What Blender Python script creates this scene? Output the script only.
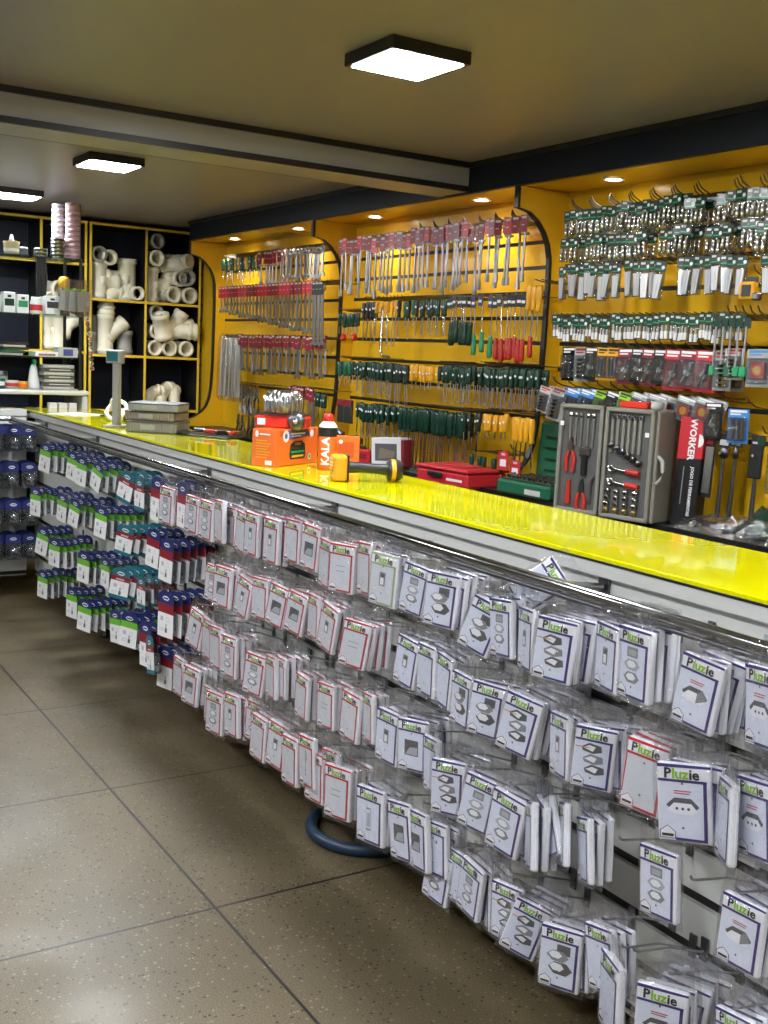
import bpy, bmesh, math, random
from mathutils import Matrix, Vector, Euler
SC = bpy.context.scene
for o in list(bpy.data.objects): bpy.data.objects.remove(o)
COL = SC.collection
rnd = random.Random(7)
pi = math.pi
# ------------------------------------------------------------------ camera
cd = bpy.data.cameras.new('camera'); cam = bpy.data.objects.new('camera', cd); COL.objects.link(cam)
def camera_matrix():
    yaw, pitch, roll = [math.radians(a) for a in (147.62488706, -8.16139721, 2.72268098)]
    f = Vector((math.cos(pitch)*math.cos(yaw), math.cos(pitch)*math.sin(yaw), math.sin(pitch)))
    r = f.cross(Vector((0, 0, 1))).normalized(); u = r.cross(f)
    c, s = math.cos(roll), math.sin(roll)
    r, u = c*r + s*u, -s*r + c*u
    M = Matrix((r, u, -f)).transposed().to_4x4(); M.translation = Vector((0, 0, 1.5))
    return M
cam.matrix_world = camera_matrix()
cd.sensor_fit = 'HORIZONTAL'; cd.sensor_width = 36; cd.lens = 36*1084.74/768
cd.clip_start = 0.05; cd.clip_end = 60
SC.camera = cam
# ------------------------------------------------------------------ world, exposure
w = bpy.data.worlds.new('world'); SC.world = w; w.use_nodes = True
w.node_tree.nodes['Background'].inputs[0].default_value = (0.75, 0.85, 1, 1)
w.node_tree.nodes['Background'].inputs[1].default_value = 0.05
SC.view_settings.view_transform = 'Standard'; SC.view_settings.look = 'None'
SC.view_settings.exposure = 0.3
SC.view_settings.gamma = 1; SC.view_settings.use_curve_mapping = False
SC.cycles.use_denoising = True
SC.cycles.max_bounces = 8; SC.cycles.diffuse_bounces = 4; SC.cycles.glossy_bounces = 3
SC.cycles.transmission_bounces = 4; SC.cycles.transparent_max_bounces = 24
SC.cycles.sample_clamp_indirect = 6
LAMP = 180; SPOT = 20
# ------------------------------------------------------------------ materials
MAT = {}
def mat(name, col, rough=.5, metal=0, spec=.5, coat=0, emit=None, noise=0, nscale=8, bump=0, bscale=60):
    m = bpy.data.materials.new(name); m.use_nodes = True
    nt = m.node_tree; b = nt.nodes['Principled BSDF']
    b.inputs['Base Color'].default_value = (*col, 1); b.inputs['Roughness'].default_value = rough
    b.inputs['Metallic'].default_value = metal; b.inputs['Specular IOR Level'].default_value = spec
    b.inputs['Coat Weight'].default_value = coat; b.inputs['Coat Roughness'].default_value = .05
    if emit: b.inputs['Emission Color'].default_value = (*emit[0], 1); b.inputs['Emission Strength'].default_value = emit[1]
    if noise or bump:
        tc = nt.nodes.new('ShaderNodeTexCoord')
    if noise:
        n = nt.nodes.new('ShaderNodeTexNoise'); n.inputs['Scale'].default_value = nscale; n.inputs['Detail'].default_value = 4
        nt.links.new(tc.outputs['Object'], n.inputs['Vector'])
        r = nt.nodes.new('ShaderNodeMapRange'); r.inputs['From Min'].default_value = .3; r.inputs['From Max'].default_value = .7
        r.inputs['To Min'].default_value = 1-noise; r.inputs['To Max'].default_value = 1+noise
        nt.links.new(n.outputs['Fac'], r.inputs['Value'])
        x = nt.nodes.new('ShaderNodeVectorMath'); x.operation = 'SCALE'; x.inputs[0].default_value = col
        nt.links.new(r.outputs[0], x.inputs['Scale']); nt.links.new(x.outputs[0], b.inputs['Base Color'])
    if bump:
        n2 = nt.nodes.new('ShaderNodeTexNoise'); n2.inputs['Scale'].default_value = bscale; n2.inputs['Detail'].default_value = 3
        nt.links.new(tc.outputs['Object'], n2.inputs['Vector'])
        bp = nt.nodes.new('ShaderNodeBump'); bp.inputs['Strength'].default_value = bump; bp.inputs['Distance'].default_value = .004
        nt.links.new(n2.outputs['Fac'], bp.inputs['Height']); nt.links.new(bp.outputs[0], b.inputs['Normal'])
    MAT[name] = m; return m
mat('yellow_laminate', (.62, .36, .012), .16, noise=.05, nscale=3)
mat('yellow_slat', (.62, .36, .012), .2, noise=.04, nscale=3)
mat('yellow_glass', (.73, .70, .0), .07, coat=.6, noise=.05, nscale=5)
mat('yellow_trim', (.75, .52, .05), .35, noise=.05)
mat('navy', (.006, .0085, .017), .5, spec=.25)
mat('black', (.008, .008, .009), .4)
mat('black_gloss', (.006, .006, .008), .12)
mat('rubber', (.015, .015, .016), .6)
mat('white_laminate', (.60, .60, .57), .3, noise=.03, nscale=4)
mat('white', (.74, .74, .74), .4)
mat('white_dim', (.5, .5, .48), .45)
mat('plate_white', (.86, .86, .90), .3)
mat('card_lavender', (.72, .75, .88), .3)
mat('card_grey', (.66, .68, .74), .3)
mat('purple', (.05, .03, .17), .4)
mat('slate', (.10, .11, .17), .4)
mat('red', (.50, .018, .03), .4)
mat('dark_red', (.22, .012, .022), .4)
mat('bright_red', (.6, .03, .015), .3)
mat('green_border', (.35, .42, .22), .4)
mat('lime', (.28, .55, .03), .4)
mat('ink', (.02, .02, .022), .5)
mat('pic_dark', (.10, .10, .11), .4)
mat('pic_mid', (.25, .26, .28), .4)
mat('pic_light', (.42, .44, .48), .4)
mat('pic_brown', (.22, .17, .13), .4)
mat('pic_orange', (.55, .22, .10), .4)
mat('blue', (.012, .020, .115), .4)
mat('blue_light', (.05, .22, .55), .4)
mat('card_green', (.14, .42, .03), .4)
mat('teal', (.012, .12, .16), .4)
mat('dark_green', (.004, .034, .02), .3)
mat('tool_green', (.012, .11, .055), .4)
mat('tool_green_light', (.02, .28, .12), .35)
mat('tool_yellow', (.75, .36, .015), .35)
mat('tool_red', (.45, .03, .02), .35)
mat('chrome', (.75, .75, .76), .14, metal=1)
mat('steel', (.46, .46, .47), .3, metal=1)
mat('satin', (.36, .36, .37), .3, metal=.85)
mat('case_inside', (.085, .085, .08), .5)
mat('rail_chrome', (.34, .34, .34), .12, metal=1)
mat('dark_steel', (.16, .16, .17), .35, metal=1)
mat('brass_tin', (.6, .45, .14), .35, metal=1)
mat('grey_plastic', (.21, .20, .17), .45)
mat('grey_light', (.33, .33, .31), .45)
mat('orange', (.72, .14, .02), .35)
mat('orange_deep', (.5, .07, .012), .4)
mat('box_blue', (.06, .07, .25), .4)
mat('pvc', (.78, .73, .56), .35, noise=.06, nscale=6)
mat('pvc_grey', (.30, .29, .26), .4)
mat('pink', (.34, .15, .19), .22)
mat('pale_pink', (.42, .32, .34), .25)
mat('hose_blue', (.004, .022, .05), .4)
mat('pale_yellow', (.75, .66, .30), .5)
mat('tan_tub', (.55, .45, .25), .45)
mat('lcd', (.02, .14, .16), .15)
mat('lamp_white', (1, 1, 1), .5, emit=((.93, .97, 1), LAMP))
mat('spot_glow', (1, 1, 1), .5, emit=((1, .93, .78), 25))
mat('ceiling_pvc', (.275, .25, .285), .36, noise=.03, nscale=1.5)
mat('ceiling_pvc_beam', (.34, .33, .32), .3, noise=.03, nscale=1.5)
mat('room_wall', (.45, .44, .42), .6)
def film(name, fac, tint, haze):
    m = bpy.data.materials.new(name); m.use_nodes = True; nt = m.node_tree; nt.nodes.clear()
    out = nt.nodes.new('ShaderNodeOutputMaterial')
    tr = nt.nodes.new('ShaderNodeBsdfTransparent'); tr.inputs[0].default_value = (*tint, 1)
    gl = nt.nodes.new('ShaderNodeBsdfGlossy'); gl.inputs['Roughness'].default_value = .07
    df = nt.nodes.new('ShaderNodeBsdfDiffuse'); df.inputs[0].default_value = (.75, .76, .78, 1)
    fr = nt.nodes.new('ShaderNodeLayerWeight'); fr.inputs['Blend'].default_value = .25
    mr = nt.nodes.new('ShaderNodeMapRange'); mr.inputs['To Min'].default_value = fac; mr.inputs['To Max'].default_value = min(1, fac+.55)
    nt.links.new(fr.outputs['Facing'], mr.inputs['Value'])
    tc = nt.nodes.new('ShaderNodeTexCoord'); n = nt.nodes.new('ShaderNodeTexNoise'); n.inputs['Scale'].default_value = 45; n.inputs['Detail'].default_value = 3
    n.inputs['Distortion'].default_value = 1.5
    bp = nt.nodes.new('ShaderNodeBump'); bp.inputs['Strength'].default_value = .7; bp.inputs['Distance'].default_value = .006
    nt.links.new(tc.outputs['Object'], n.inputs['Vector']); nt.links.new(n.outputs['Fac'], bp.inputs['Height'])
    nt.links.new(bp.outputs[0], gl.inputs['Normal']); nt.links.new(bp.outputs[0], fr.inputs['Normal'])
    a = nt.nodes.new('ShaderNodeMixShader'); a.inputs[0].default_value = haze
    b = nt.nodes.new('ShaderNodeMixShader')
    nt.links.new(tr.outputs[0], a.inputs[1]); nt.links.new(df.outputs[0], a.inputs[2])
    nt.links.new(mr.outputs[0], b.inputs[0]); nt.links.new(a.outputs[0], b.inputs[1]); nt.links.new(gl.outputs[0], b.inputs[2])
    nt.links.new(b.outputs[0], out.inputs[0]); MAT[name] = m
film('film', .045, (.93, .93, .94), .01)
film('blister_film', .07, (.66, .69, .73), .02)
film('glass', .05, (.80, .90, .86), .0)
def floor_material():
    m = bpy.data.materials.new('granilite'); m.use_nodes = True; nt = m.node_tree; b = nt.nodes['Principled BSDF']; L = nt.links.new
    tc = nt.nodes.new('ShaderNodeTexCoord')
    def noise(s, d, dist=0):
        n = nt.nodes.new('ShaderNodeTexNoise'); n.inputs['Scale'].default_value = s; n.inputs['Detail'].default_value = d; L(tc.outputs['Object'], n.inputs['Vector']); return n
    def ramp(src, pts):
        r = nt.nodes.new('ShaderNodeValToRGB'); e = r.color_ramp.elements
        e[0].position, e[0].color = pts[0][0], (*pts[0][1], 1); e[1].position, e[1].color = pts[-1][0], (*pts[-1][1], 1)
        for p, c in pts[1:-1]: x = e.new(p); x.color = (*c, 1)
        L(src, r.inputs[0]); return r
    def mix(f, a, bb, mode='MIX'):
        x = nt.nodes.new('ShaderNodeMix'); x.data_type = 'RGBA'; x.blend_type = mode
        if isinstance(f, float): x.inputs[0].default_value = f
        else: L(f, x.inputs[0])
        for s, v in ((x.inputs[6], a), (x.inputs[7], bb)):
            if isinstance(v, tuple): s.default_value = (*v, 1)
            else: L(v, s)
        return x.outputs[2]
    big = ramp(noise(1.6, 4).outputs['Fac'], [(.35, (.090, .068, .036)), (.7, (.140, .110, .064))])
    fine = ramp(noise(260, 2).outputs['Fac'], [(.35, (.55, .52, .48)), (.6, (1, 1, 1)), (.75, (1.5, 1.45, 1.35))])
    c = mix(1.0, big.outputs[0], fine.outputs[0], 'MULTIPLY')
    v = nt.nodes.new('ShaderNodeTexVoronoi'); v.inputs['Scale'].default_value = 85; L(tc.outputs['Object'], v.inputs['Vector'])
    pick = nt.nodes.new('ShaderNodeSeparateColor'); L(v.outputs['Color'], pick.inputs[0])
    lt = nt.nodes.new('ShaderNodeMath'); lt.operation = 'LESS_THAN'; L(v.outputs['Distance'], lt.inputs[0]); lt.inputs[1].default_value = .33
    gd = nt.nodes.new('ShaderNodeMath'); gd.operation = 'LESS_THAN'; L(pick.outputs[0], gd.inputs[0]); gd.inputs[1].default_value = .16
    gl = nt.nodes.new('ShaderNodeMath'); gl.operation = 'GREATER_THAN'; L(pick.outputs[0], gl.inputs[0]); gl.inputs[1].default_value = .84
    md = nt.nodes.new('ShaderNodeMath'); md.operation = 'MULTIPLY'; L(lt.outputs[0], md.inputs[0]); L(gd.outputs[0], md.inputs[1])
    ml = nt.nodes.new('ShaderNodeMath'); ml.operation = 'MULTIPLY'; L(lt.outputs[0], ml.inputs[0]); L(gl.outputs[0], ml.inputs[1])
    c = mix(md.outputs[0], c, (.012, .009, .006)); c = mix(ml.outputs[0], c, (.17, .14, .092))
    # thin dark joints between the slabs, .9 m apart
    sp = nt.nodes.new('ShaderNodeSeparateXYZ'); L(tc.outputs['Object'], sp.inputs[0])
    def joint(sock, off):
        a = nt.nodes.new('ShaderNodeMath'); a.operation = 'ADD'; L(sock, a.inputs[0]); a.inputs[1].default_value = -off + .9*40 + .45
        mo = nt.nodes.new('ShaderNodeMath'); mo.operation = 'MODULO'; L(a.outputs[0], mo.inputs[0]); mo.inputs[1].default_value = .9
        s = nt.nodes.new('ShaderNodeMath'); s.operation = 'SUBTRACT'; L(mo.outputs[0], s.inputs[0]); s.inputs[1].default_value = .45
        ab = nt.nodes.new('ShaderNodeMath'); ab.operation = 'ABSOLUTE'; L(s.outputs[0], ab.inputs[0])
        l = nt.nodes.new('ShaderNodeMath'); l.operation = 'LESS_THAN'; L(ab.outputs[0], l.inputs[0]); l.inputs[1].default_value = .0044
        return l
    j1, j2 = joint(sp.outputs[0], -2.545), joint(sp.outputs[1], 1.133)
    mx = nt.nodes.new('ShaderNodeMath'); mx.operation = 'MAXIMUM'; L(j1.outputs[0], mx.inputs[0]); L(j2.outputs[0], mx.inputs[1])
    c = mix(mx.outputs[0], c, (.006, .005, .004)); b.inputs['Specular IOR Level'].default_value = .4
    L(c, b.inputs['Base Color'])
    r = ramp(noise(3, 5).outputs['Fac'], [(.3, (.30, .30, .30)), (.7, (.46, .46, .46))]); L(r.outputs[0], b.inputs['Roughness'])
    MAT['granilite'] = m
floor_material()
# ------------------------------------------------------------------ mesh building
_text = {}
def text_mesh(s):
    if s not in _text:
        cu = bpy.data.curves.new('lettering', 'FONT'); cu.body = s; cu.size = 1; cu.resolution_u = 2; cu.align_x = 'CENTER'; cu.align_y = 'CENTER'; cu.offset = .03
        ob = bpy.data.objects.new('lettering', cu); COL.objects.link(ob)
        bpy.context.view_layer.update()
        me = bpy.data.meshes.new_from_object(ob.evaluated_get(bpy.context.evaluated_depsgraph_get()))
        _text[s] = ([v.co.copy() for v in me.vertices], [tuple(p.vertices) for p in me.polygons])
        bpy.data.objects.remove(ob); bpy.data.meshes.remove(me); bpy.data.curves.remove(cu)
    return _text[s]
def finer(v, f, most):
    bm = bmesh.new(); vs = [bm.verts.new(p) for p in v]
    for q in f: bm.faces.new([vs[i] for i in q])
    bmesh.ops.triangulate(bm, faces=bm.faces[:])
    for k in range(4):
        e = [x for x in bm.edges if x.calc_length() > most]
        if not e: break
        bmesh.ops.subdivide_edges(bm, edges=e, cuts=1); bmesh.ops.triangulate(bm, faces=bm.faces[:])
    bm.verts.index_update(); r = [x.co.copy() for x in bm.verts], [tuple(x.index for x in q.verts) for q in bm.faces]; bm.free(); return r
class MB:
    def __init__(s): s.v = []; s.f = []; s.m = []; s.sm = []; s.mats = []
    def mi(s, k):
        if k not in s.mats: s.mats.append(k)
        return s.mats.index(k)
    def add(s, vs, fs, k, sm=False, M=None):
        o = len(s.v); i = s.mi(k)
        s.v += [(M @ Vector(v)) if M is not None else Vector(v) for v in vs]
        for f in fs: s.f.append(tuple(a+o for a in f)); s.m.append(i); s.sm.append(sm)
        return s
    def box(s, c, d, k, bev=0, rot=None, seg=1):
        M = Matrix.Translation(c) @ (Euler(rot).to_matrix().to_4x4() if rot else Matrix.Identity(4))
        if bev:
            bm = bmesh.new(); bmesh.ops.create_cube(bm, size=1)
            for v in bm.verts: v.co = Vector((v.co.x*d[0], v.co.y*d[1], v.co.z*d[2]))
            bmesh.ops.bevel(bm, geom=bm.edges[:], offset=bev, segments=seg, profile=.5, affect='EDGES')
            bm.verts.index_update()
            s.add([v.co.copy() for v in bm.verts], [tuple(v.index for v in f.verts) for f in bm.faces], k, False, M); bm.free()
        else:
            x, y, z = d[0]/2, d[1]/2, d[2]/2
            s.add([(a, b, e) for a in (-x, x) for b in (-y, y) for e in (-z, z)], [(0, 1, 3, 2), (4, 6, 7, 5), (0, 4, 5, 1), (2, 3, 7, 6), (0, 2, 6, 4), (1, 5, 7, 3)], k, False, M)
        return s
    def tube(s, pts, r, k, n=6, cap=True):
        pts = [Vector(p) for p in pts]; rs = r if isinstance(r, (list, tuple)) else [r]*len(pts)
        rings = []; up = None
        for i, p in enumerate(pts):
            d = (pts[min(i+1, len(pts)-1)] - pts[max(i-1, 0)])
            d = d.normalized() if d.length > 1e-9 else Vector((0, 0, 1))
            if up is None: up = Vector((0, 0, 1)) if abs(d.z) < .9 else Vector((1, 0, 0))
            a = d.cross(up).normalized() if d.cross(up).length > 1e-6 else d.orthogonal().normalized(); b = a.cross(d)
            rings.append([p + rs[i]*(math.cos(2*pi*j/n)*a + math.sin(2*pi*j/n)*b) for j in range(n)])
        vs = [v for ri in rings for v in ri]
        fs = [(i*n+j, i*n+(j+1) % n, (i+1)*n+(j+1) % n, (i+1)*n+j) for i in range(len(pts)-1) for j in range(n)]
        s.add(vs, fs, k, True)
        if cap: s.add(rings[0], [tuple(range(n))], k); s.add(rings[-1], [tuple(reversed(range(n)))], k)
        return s
    def lathe(s, prof, k, c=(0, 0, 0), n=16, M=None, sm=True):
        T = Matrix.Translation(c) @ (M or Matrix.Identity(4))
        vs = [(r*math.cos(2*pi*j/n), r*math.sin(2*pi*j/n), z) for r, z in prof for j in range(n)]
        fs = [(i*n+j, i*n+(j+1) % n, (i+1)*n+(j+1) % n, (i+1)*n+j) for i in range(len(prof)-1) for j in range(n)]
        return s.add(vs, fs, k, sm, T)
    def cyl(s, c, r, h, k, n=14, M=None):        # solid, from z=0 to z=h
        return s.lathe([(0, 0), (r, 0), (r, h), (0, h)], k, c, n, M, False)
    def poly(s, pts, y, k):                       # flat figure in the XZ plane at depth y, facing -Y
        return s.add([(p[0], y, p[1]) for p in pts], [tuple(range(len(pts)))], k)
    def rect(s, x0, x1, z0, z1, y, k): return s.poly([(x0, z0), (x1, z0), (x1, z1), (x0, z1)], y, k)
    def ring(s, pts, t, y, k):                    # outline of thickness t
        cx = sum(p[0] for p in pts)/len(pts); cz = sum(p[1] for p in pts)/len(pts); n = len(pts)
        R = max(math.hypot(p[0]-cx, p[1]-cz) for p in pts); f = 1-t/R
        q = [(cx+(p[0]-cx)*f, cz+(p[1]-cz)*f) for p in pts]
        return s.add([(p[0], y, p[1]) for p in pts+q], [(i, (i+1) % n, n+(i+1) % n, n+i) for i in range(n)], k)
    def extrude(s, pts, y0, y1, k):               # XZ outline given depth from y0 to y1
        n = len(pts)
        s.add([(p[0], y0, p[1]) for p in pts]+[(p[0], y1, p[1]) for p in pts], [tuple(range(n)), tuple(reversed(range(n, 2*n)))]+[(i, n+i, n+(i+1) % n, (i+1) % n) for i in range(n)], k)
        return s
    def text(s, t, c, size, k, M=None, sx=1):     # lettering on a face looking to -Y
        v, f = text_mesh(t)
        T = Matrix.Translation(c) @ (M or Matrix.Identity(4))
        return s.add([(a.x*size*sx, 0, a.y*size) for a in v], f, k, False, T)
    def mesh(s, name):
        me = bpy.data.meshes.new(name); me.from_pydata([tuple(v) for v in s.v], [], s.f)
        for k in s.mats: me.materials.append(MAT[k])
        me.polygons.foreach_set('material_index', s.m); me.polygons.foreach_set('use_smooth', s.sm); me.update()
        return me
# ------------------------------------------------------------------ objects
def link(name, data, parent=None):
    o = bpy.data.objects.new(name, data); COL.objects.link(o)
    if parent is not None: o.parent = parent
    return o
def tag(o, label, cat, group=None):
    o['label'] = label; o['category'] = cat
    if group: o['group'] = group
    return o
def struct(name, mb):
    o = link(name, mb.mesh(name)); o['kind'] = 'structure'; return o
def thing(name, label, cat, parts, loc=(0, 0, 0), rot=(0, 0, 0), group=None):
    """parts: a builder (one mesh) or [(part name, builder, [sub-parts], label)]."""
    if isinstance(parts, MB): r = link(name, parts.mesh(name))
    else:
        r = link(name, None)
        for p in parts:
            c = link(p[0], p[1].mesh(p[0]), r)
            for q in (p[2] if len(p) > 2 and p[2] else []): link(q[0], q[1].mesh(q[0]), c)
            if len(p) > 3: c['label'] = p[3]
    r.location = loc; r.rotation_euler = rot
    return tag(r, label, cat, group)
def proto(name, cat, body, parts=()):             # one kind: the meshes that all its copies share
    return dict(name=name, cat=cat, body=body.mesh(name), parts=[(n, b.mesh(n)) for n, b in parts], first=None)
def place(p, M, label, group, scale=1.0):
    if p['first'] is None:
        r = link(p['name'], p['body']); p['first'] = r
        for n, me in p['parts']: link(n, me, r)
    else:
        src = p['first']; r = src.copy(); COL.objects.link(r)
        for ch in src.children:
            c = ch.copy(); COL.objects.link(c); c.parent = r
    r.matrix_world = M @ Matrix.Scale(scale, 4)
    return tag(r, label, p['cat'], group)
_o = ['', 'first', 'second', 'third', 'fourth', 'fifth', 'sixth', 'seventh', 'eighth', 'ninth', 'tenth', 'eleventh', 'twelfth', 'thirteenth', 'fourteenth', 'fifteenth', 'sixteenth', 'seventeenth', 'eighteenth', 'nineteenth', 'twentieth']
def nth(n):
    if n <= 20: return _o[n]
    t = n//10; u = n % 10
    base = {2: 'twent', 3: 'thirt', 4: 'fort', 5: 'fift', 6: 'sixt', 7: 'sevent'}[t]
    return base+'ieth' if u == 0 else base+'y-'+_o[u]
def TR(x, y, z, yaw=0, roll=0, pitch=0):
    return Matrix.Translation((x, y, z)) @ Matrix.Rotation(yaw, 4, 'Z') @ Matrix.Rotation(-roll, 4, 'Y') @ Matrix.Rotation(pitch, 4, 'X')
# ================================================================== the setting
CEIL = 2.387
WALL_Y = 3.29           # face of the yellow tool wall
b = MB(); b.box((-3, .2, -.05), (11.2, 6.9, .1), 'granilite'); struct('floor', b)
b = MB(); b.box((-3, .2, CEIL+.05), (11.2, 6.9, .1), 'ceiling_pvc'); struct('ceiling', b)
b = MB(); b.box((-3, WALL_Y+.09, 1.2), (11.2, .1, 2.4), 'room_wall'); struct('wall_back', b)
b = MB(); b.box((-8.4, .2, 1.2), (.1, 6.3, 2.4), 'room_wall'); struct('wall_far', b)
b = MB(); b.box((-3, -3.05, 1.2), (11.2, .1, 2.4), 'room_wall'); struct('wall_front', b)
b = MB(); b.box((2.4, .2, 1.2), (.1, 6.3, 2.4), 'room_wall'); struct('wall_near', b)
# ceiling beam with dark edge strips
b = MB(); b.box((-4.265, -.025, CEIL-.064), (.24, 6.05, .128), 'ceiling_pvc_beam')
b.box((-4.139, -.025, CEIL-.012), (.016, 6.05, .024), 'black'); b.box((-4.143, -.025, CEIL-.117), (.016, 6.05, .024), 'black'); b.box((-4.387, -.025, CEIL-.122), (.014, 6.05, .012), 'black')
struct('trim_1', b)
# dark fascia above the tool wall
b = MB(); b.box((-2.55, 3.012, 2.319), (9.9, .024, .134), 'navy'); b.box((-7.512, 3.16, 2.319), (.024, .27, .134), 'navy'); b.box((-2.55, 2.994, CEIL-.012), (9.9, .012, .022), 'black'); struct('trim_2', b)
# yellow soffit
b = MB(); b.box((-2.6, 3.157, 2.262), (9.8, .265, .02), 'yellow_laminate'); struct('trim_3', b)
# yellow wall behind the tools: upper band and slat panels with dark grooves
GROOVES = [2.165-.1145*k for k in range(9)]
b = MB(); zs = [2.252]+GROOVES+[.9]
b.box((-2.85, WALL_Y+.02, 1.57), (10.3, .02, 1.36), 'black')
for i in range(len(zs)-1):
    t, l = zs[i]-(.009 if i else 0), zs[i+1]+(.009 if i < len(zs)-2 else 0)
    b.box((-2.85, WALL_Y+.005, (t+l)/2), (10.3, .01, t-l), 'yellow_slat')
b.box((-7.72, WALL_Y-.003, 1.57), (.40, .006, 1.36), 'yellow_laminate'); struct('wall_tools', b)
# low bench cabinet under the tool wall
b = MB(); b.box((-2.6, 3.145, .45), (9.8, .27, .9), 'yellow_laminate'); b.box((-2.6, 3.143, .915), (9.8, .286, .03), 'black')
thing('bench', 'low yellow bench under the tool wall with a dark top', 'bench', b)
# curved divider panels with dark edging
def divider(X, label):
    prof = [(3.0, 2.250), (3.0, 2.160), (3.02, 2.157), (3.065, 2.148), (3.115, 2.115), (3.155, 2.07), (3.182, 2.02), (3.197, 1.96), (3.2, 1.85), (3.198, 1.6), (3.194, 1.35), (3.188, 1.22), (3.175, 1.14), (3.15, 1.075), (3.11, 1.03), (3.06, .998), (3.0, .975), (3.0, .93)]
    n = len(prof); pan = MB(); t = .011
    A = [(X-t, y+.012, z) for y, z in prof]; B = [(X+t, y+.012, z) for y, z in prof]; W = WALL_Y-.001
    A2 = [(X-t, W, z) for y, z in prof]; B2 = [(X+t, W, z) for y, z in prof]
    pan.add(A+A2, [(i, i+1, n+i+1, n+i) for i in range(n-1)], 'yellow_laminate'); pan.add(B+B2, [(i, n+i, n+i+1, i+1) for i in range(n-1)], 'yellow_laminate')
    ed = MB(); e = .013
    P = [[(X-e, y, z), (X+e, y, z), (X+e, y+.013, z), (X-e, y+.013, z)] for y, z in prof]
    ed.add([v for p in P for v in p], [(4*i+j, 4*i+(j+1) % 4, 4*i+4+(j+1) % 4, 4*i+4+j) for i in range(n-1) for j in range(4)]+[(3, 2, 1, 0), (4*n-4, 4*n-3, 4*n-2, 4*n-1)], 'black')
    thing('divider_panel', label, 'divider', [('panel', pan), ('edging', ed, None, 'black edging strip')])
divider(-3.79, 'curved yellow divider panel between the middle and near tool bays')
divider(-5.64, 'curved yellow divider panel between the far and middle tool bays')
divider(-7.505, 'curved yellow end panel of the tool wall beside the black pipe shelves')
# ------------------------------------------------------------------ lamps
def ceiling_lamp(x, y, label, s=.27):
    h = .036; fr = MB(); t = .016
    for sx in (-1, 1): fr.box((sx*(s/2-t/2), 0, -h/2), (t, s, h), 'black'); fr.box((0, sx*(s/2-t/2), -h/2), (s-2*t, t, h), 'black')
    fr.box((0, 0, -.004), (s-2*t, s-2*t, .008), 'black')
    df = MB(); df.box((0, 0, -h+.003), (s-2*t, s-2*t, .010), 'lamp_white')
    thing('ceiling_lamp', label, 'ceiling light', [('frame', fr), ('diffuser', df)], (x, y, CEIL-.001), group='square ceiling lamps')
ceiling_lamp(-2.83, 1.80, 'square LED ceiling lamp closest to the camera, before the beam')
ceiling_lamp(-5.36, 1.72, 'square LED ceiling lamp just beyond the ceiling beam')
ceiling_lamp(-6.95, 1.66, 'square LED ceiling lamp near the black shelves, farthest from the beam')
for i, (x, y) in enumerate(((-.6, 1.8), (-2.83, -.6), (-.6, -.6), (1.2, .6), (-5.36, -.6), (-1.7, -.6), (-4.1, -.6))):  # last pair are unseen fill lamps, added to brighten the counter front
    ceiling_lamp(x, y, 'square LED ceiling lamp over the shop floor, ' + ('above the counter', 'in the second row', 'behind the camera', 'at the entrance', 'in the second row beyond the beam', 'added unseen as fill between two others', 'added unseen as fill at the beam side')[i])
SPOTS = [(-7.05, 'first'), (-6.1, 'second'), (-5.2, 'third'), (-4.24, 'fourth'), (-3.36, 'fifth'), (-2.45, 'sixth'), (-1.55, 'seventh')]
for x, w_ in SPOTS:
    rim = MB(); rim.lathe([(.034, 0), (.046, -.001), (.046, -.005), (.034, -.006), (.034, 0)], 'white', n=20)
    gl = MB(); gl.lathe([(.034, -.002), (0, -.002)], 'spot_glow', n=20)
    thing('spot_lamp', f'round recessed spot lamp in the yellow soffit, {w_} from the far end', 'spot light', [('rim', rim), ('lens', gl)], (x, 3.15, 2.2515), group='soffit spot lamps')
    l = bpy.data.lights.new('spot_beam', 'SPOT'); l.energy = SPOT; l.color = (1, .86, .62); l.spot_size = 2.5; l.spot_blend = .9; l.shadow_soft_size = .03
    lo = bpy.data.objects.new('spot_beam', l); COL.objects.link(lo); lo.location = (x, 3.15, 2.243)
# ------------------------------------------------------------------ the counter with its slat front
XF, XN = -6.57, .6      # far corner, near end
PY = 1.68               # face of the slat panel
top = MB(); top.box(((XF+XN)/2-.06, 1.865, 1.085), (XN-XF+.12, .43, .012), 'yellow_glass', .002)
edge = MB(); edge.box(((XF+XN)/2, 1.665, 1.062), (XN-XF, .03, .034), 'white_laminate', .002); edge.box(((XF+XN)/2-.06, 2.07, 1.062), (XN-XF+.12, .02, .034), 'white_laminate')
edge.box(((XF+XN)/2-.06, 1.87, 1.070), (XN-XF+.12, .38, .016), 'white_laminate'); edge.box(((XF+XN)/2, 1.6482, 1.0785), (XN-XF, .004, .005), 'black')
front = MB(); FG = [.99-.11*k for k in range(9)]
front.box(((XF+XN)/2, PY+.02, .57), (XN-XF, .016, .94), 'black')
zs = [1.044]+FG+[.095]
for i in range(len(zs)-1):
    t, l = zs[i]-(.0125 if i else 0), zs[i+1]+(.0125 if i < len(zs)-2 else 0)
    front.box(((XF+XN)/2, PY+.006, (t+l)/2), (XN-XF, .012, t-l), 'white_laminate')
carc = MB(); carc.box(((XF+XN)/2, 1.9, .5), (XN-XF-.02, .30, .8), 'black')
seams = []
legs = []
for x in (-6.4, -5.35, -4.45, -3.2, -2.0, -.7, .4):
    lg = MB(); lg.lathe([(0, 0), (.028, 0), (.028, .012), (.02, .02), (.02, .10), (0, .10)], 'black', (x, 1.73, 0), 12); legs.append(('leg', lg))
    lg = MB(); lg.lathe([(0, 0), (.028, 0), (.028, .012), (.02, .02), (.02, .12), (0, .12)], 'black', (x, 2.0, 0), 12); legs.append(('leg', lg))
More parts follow.
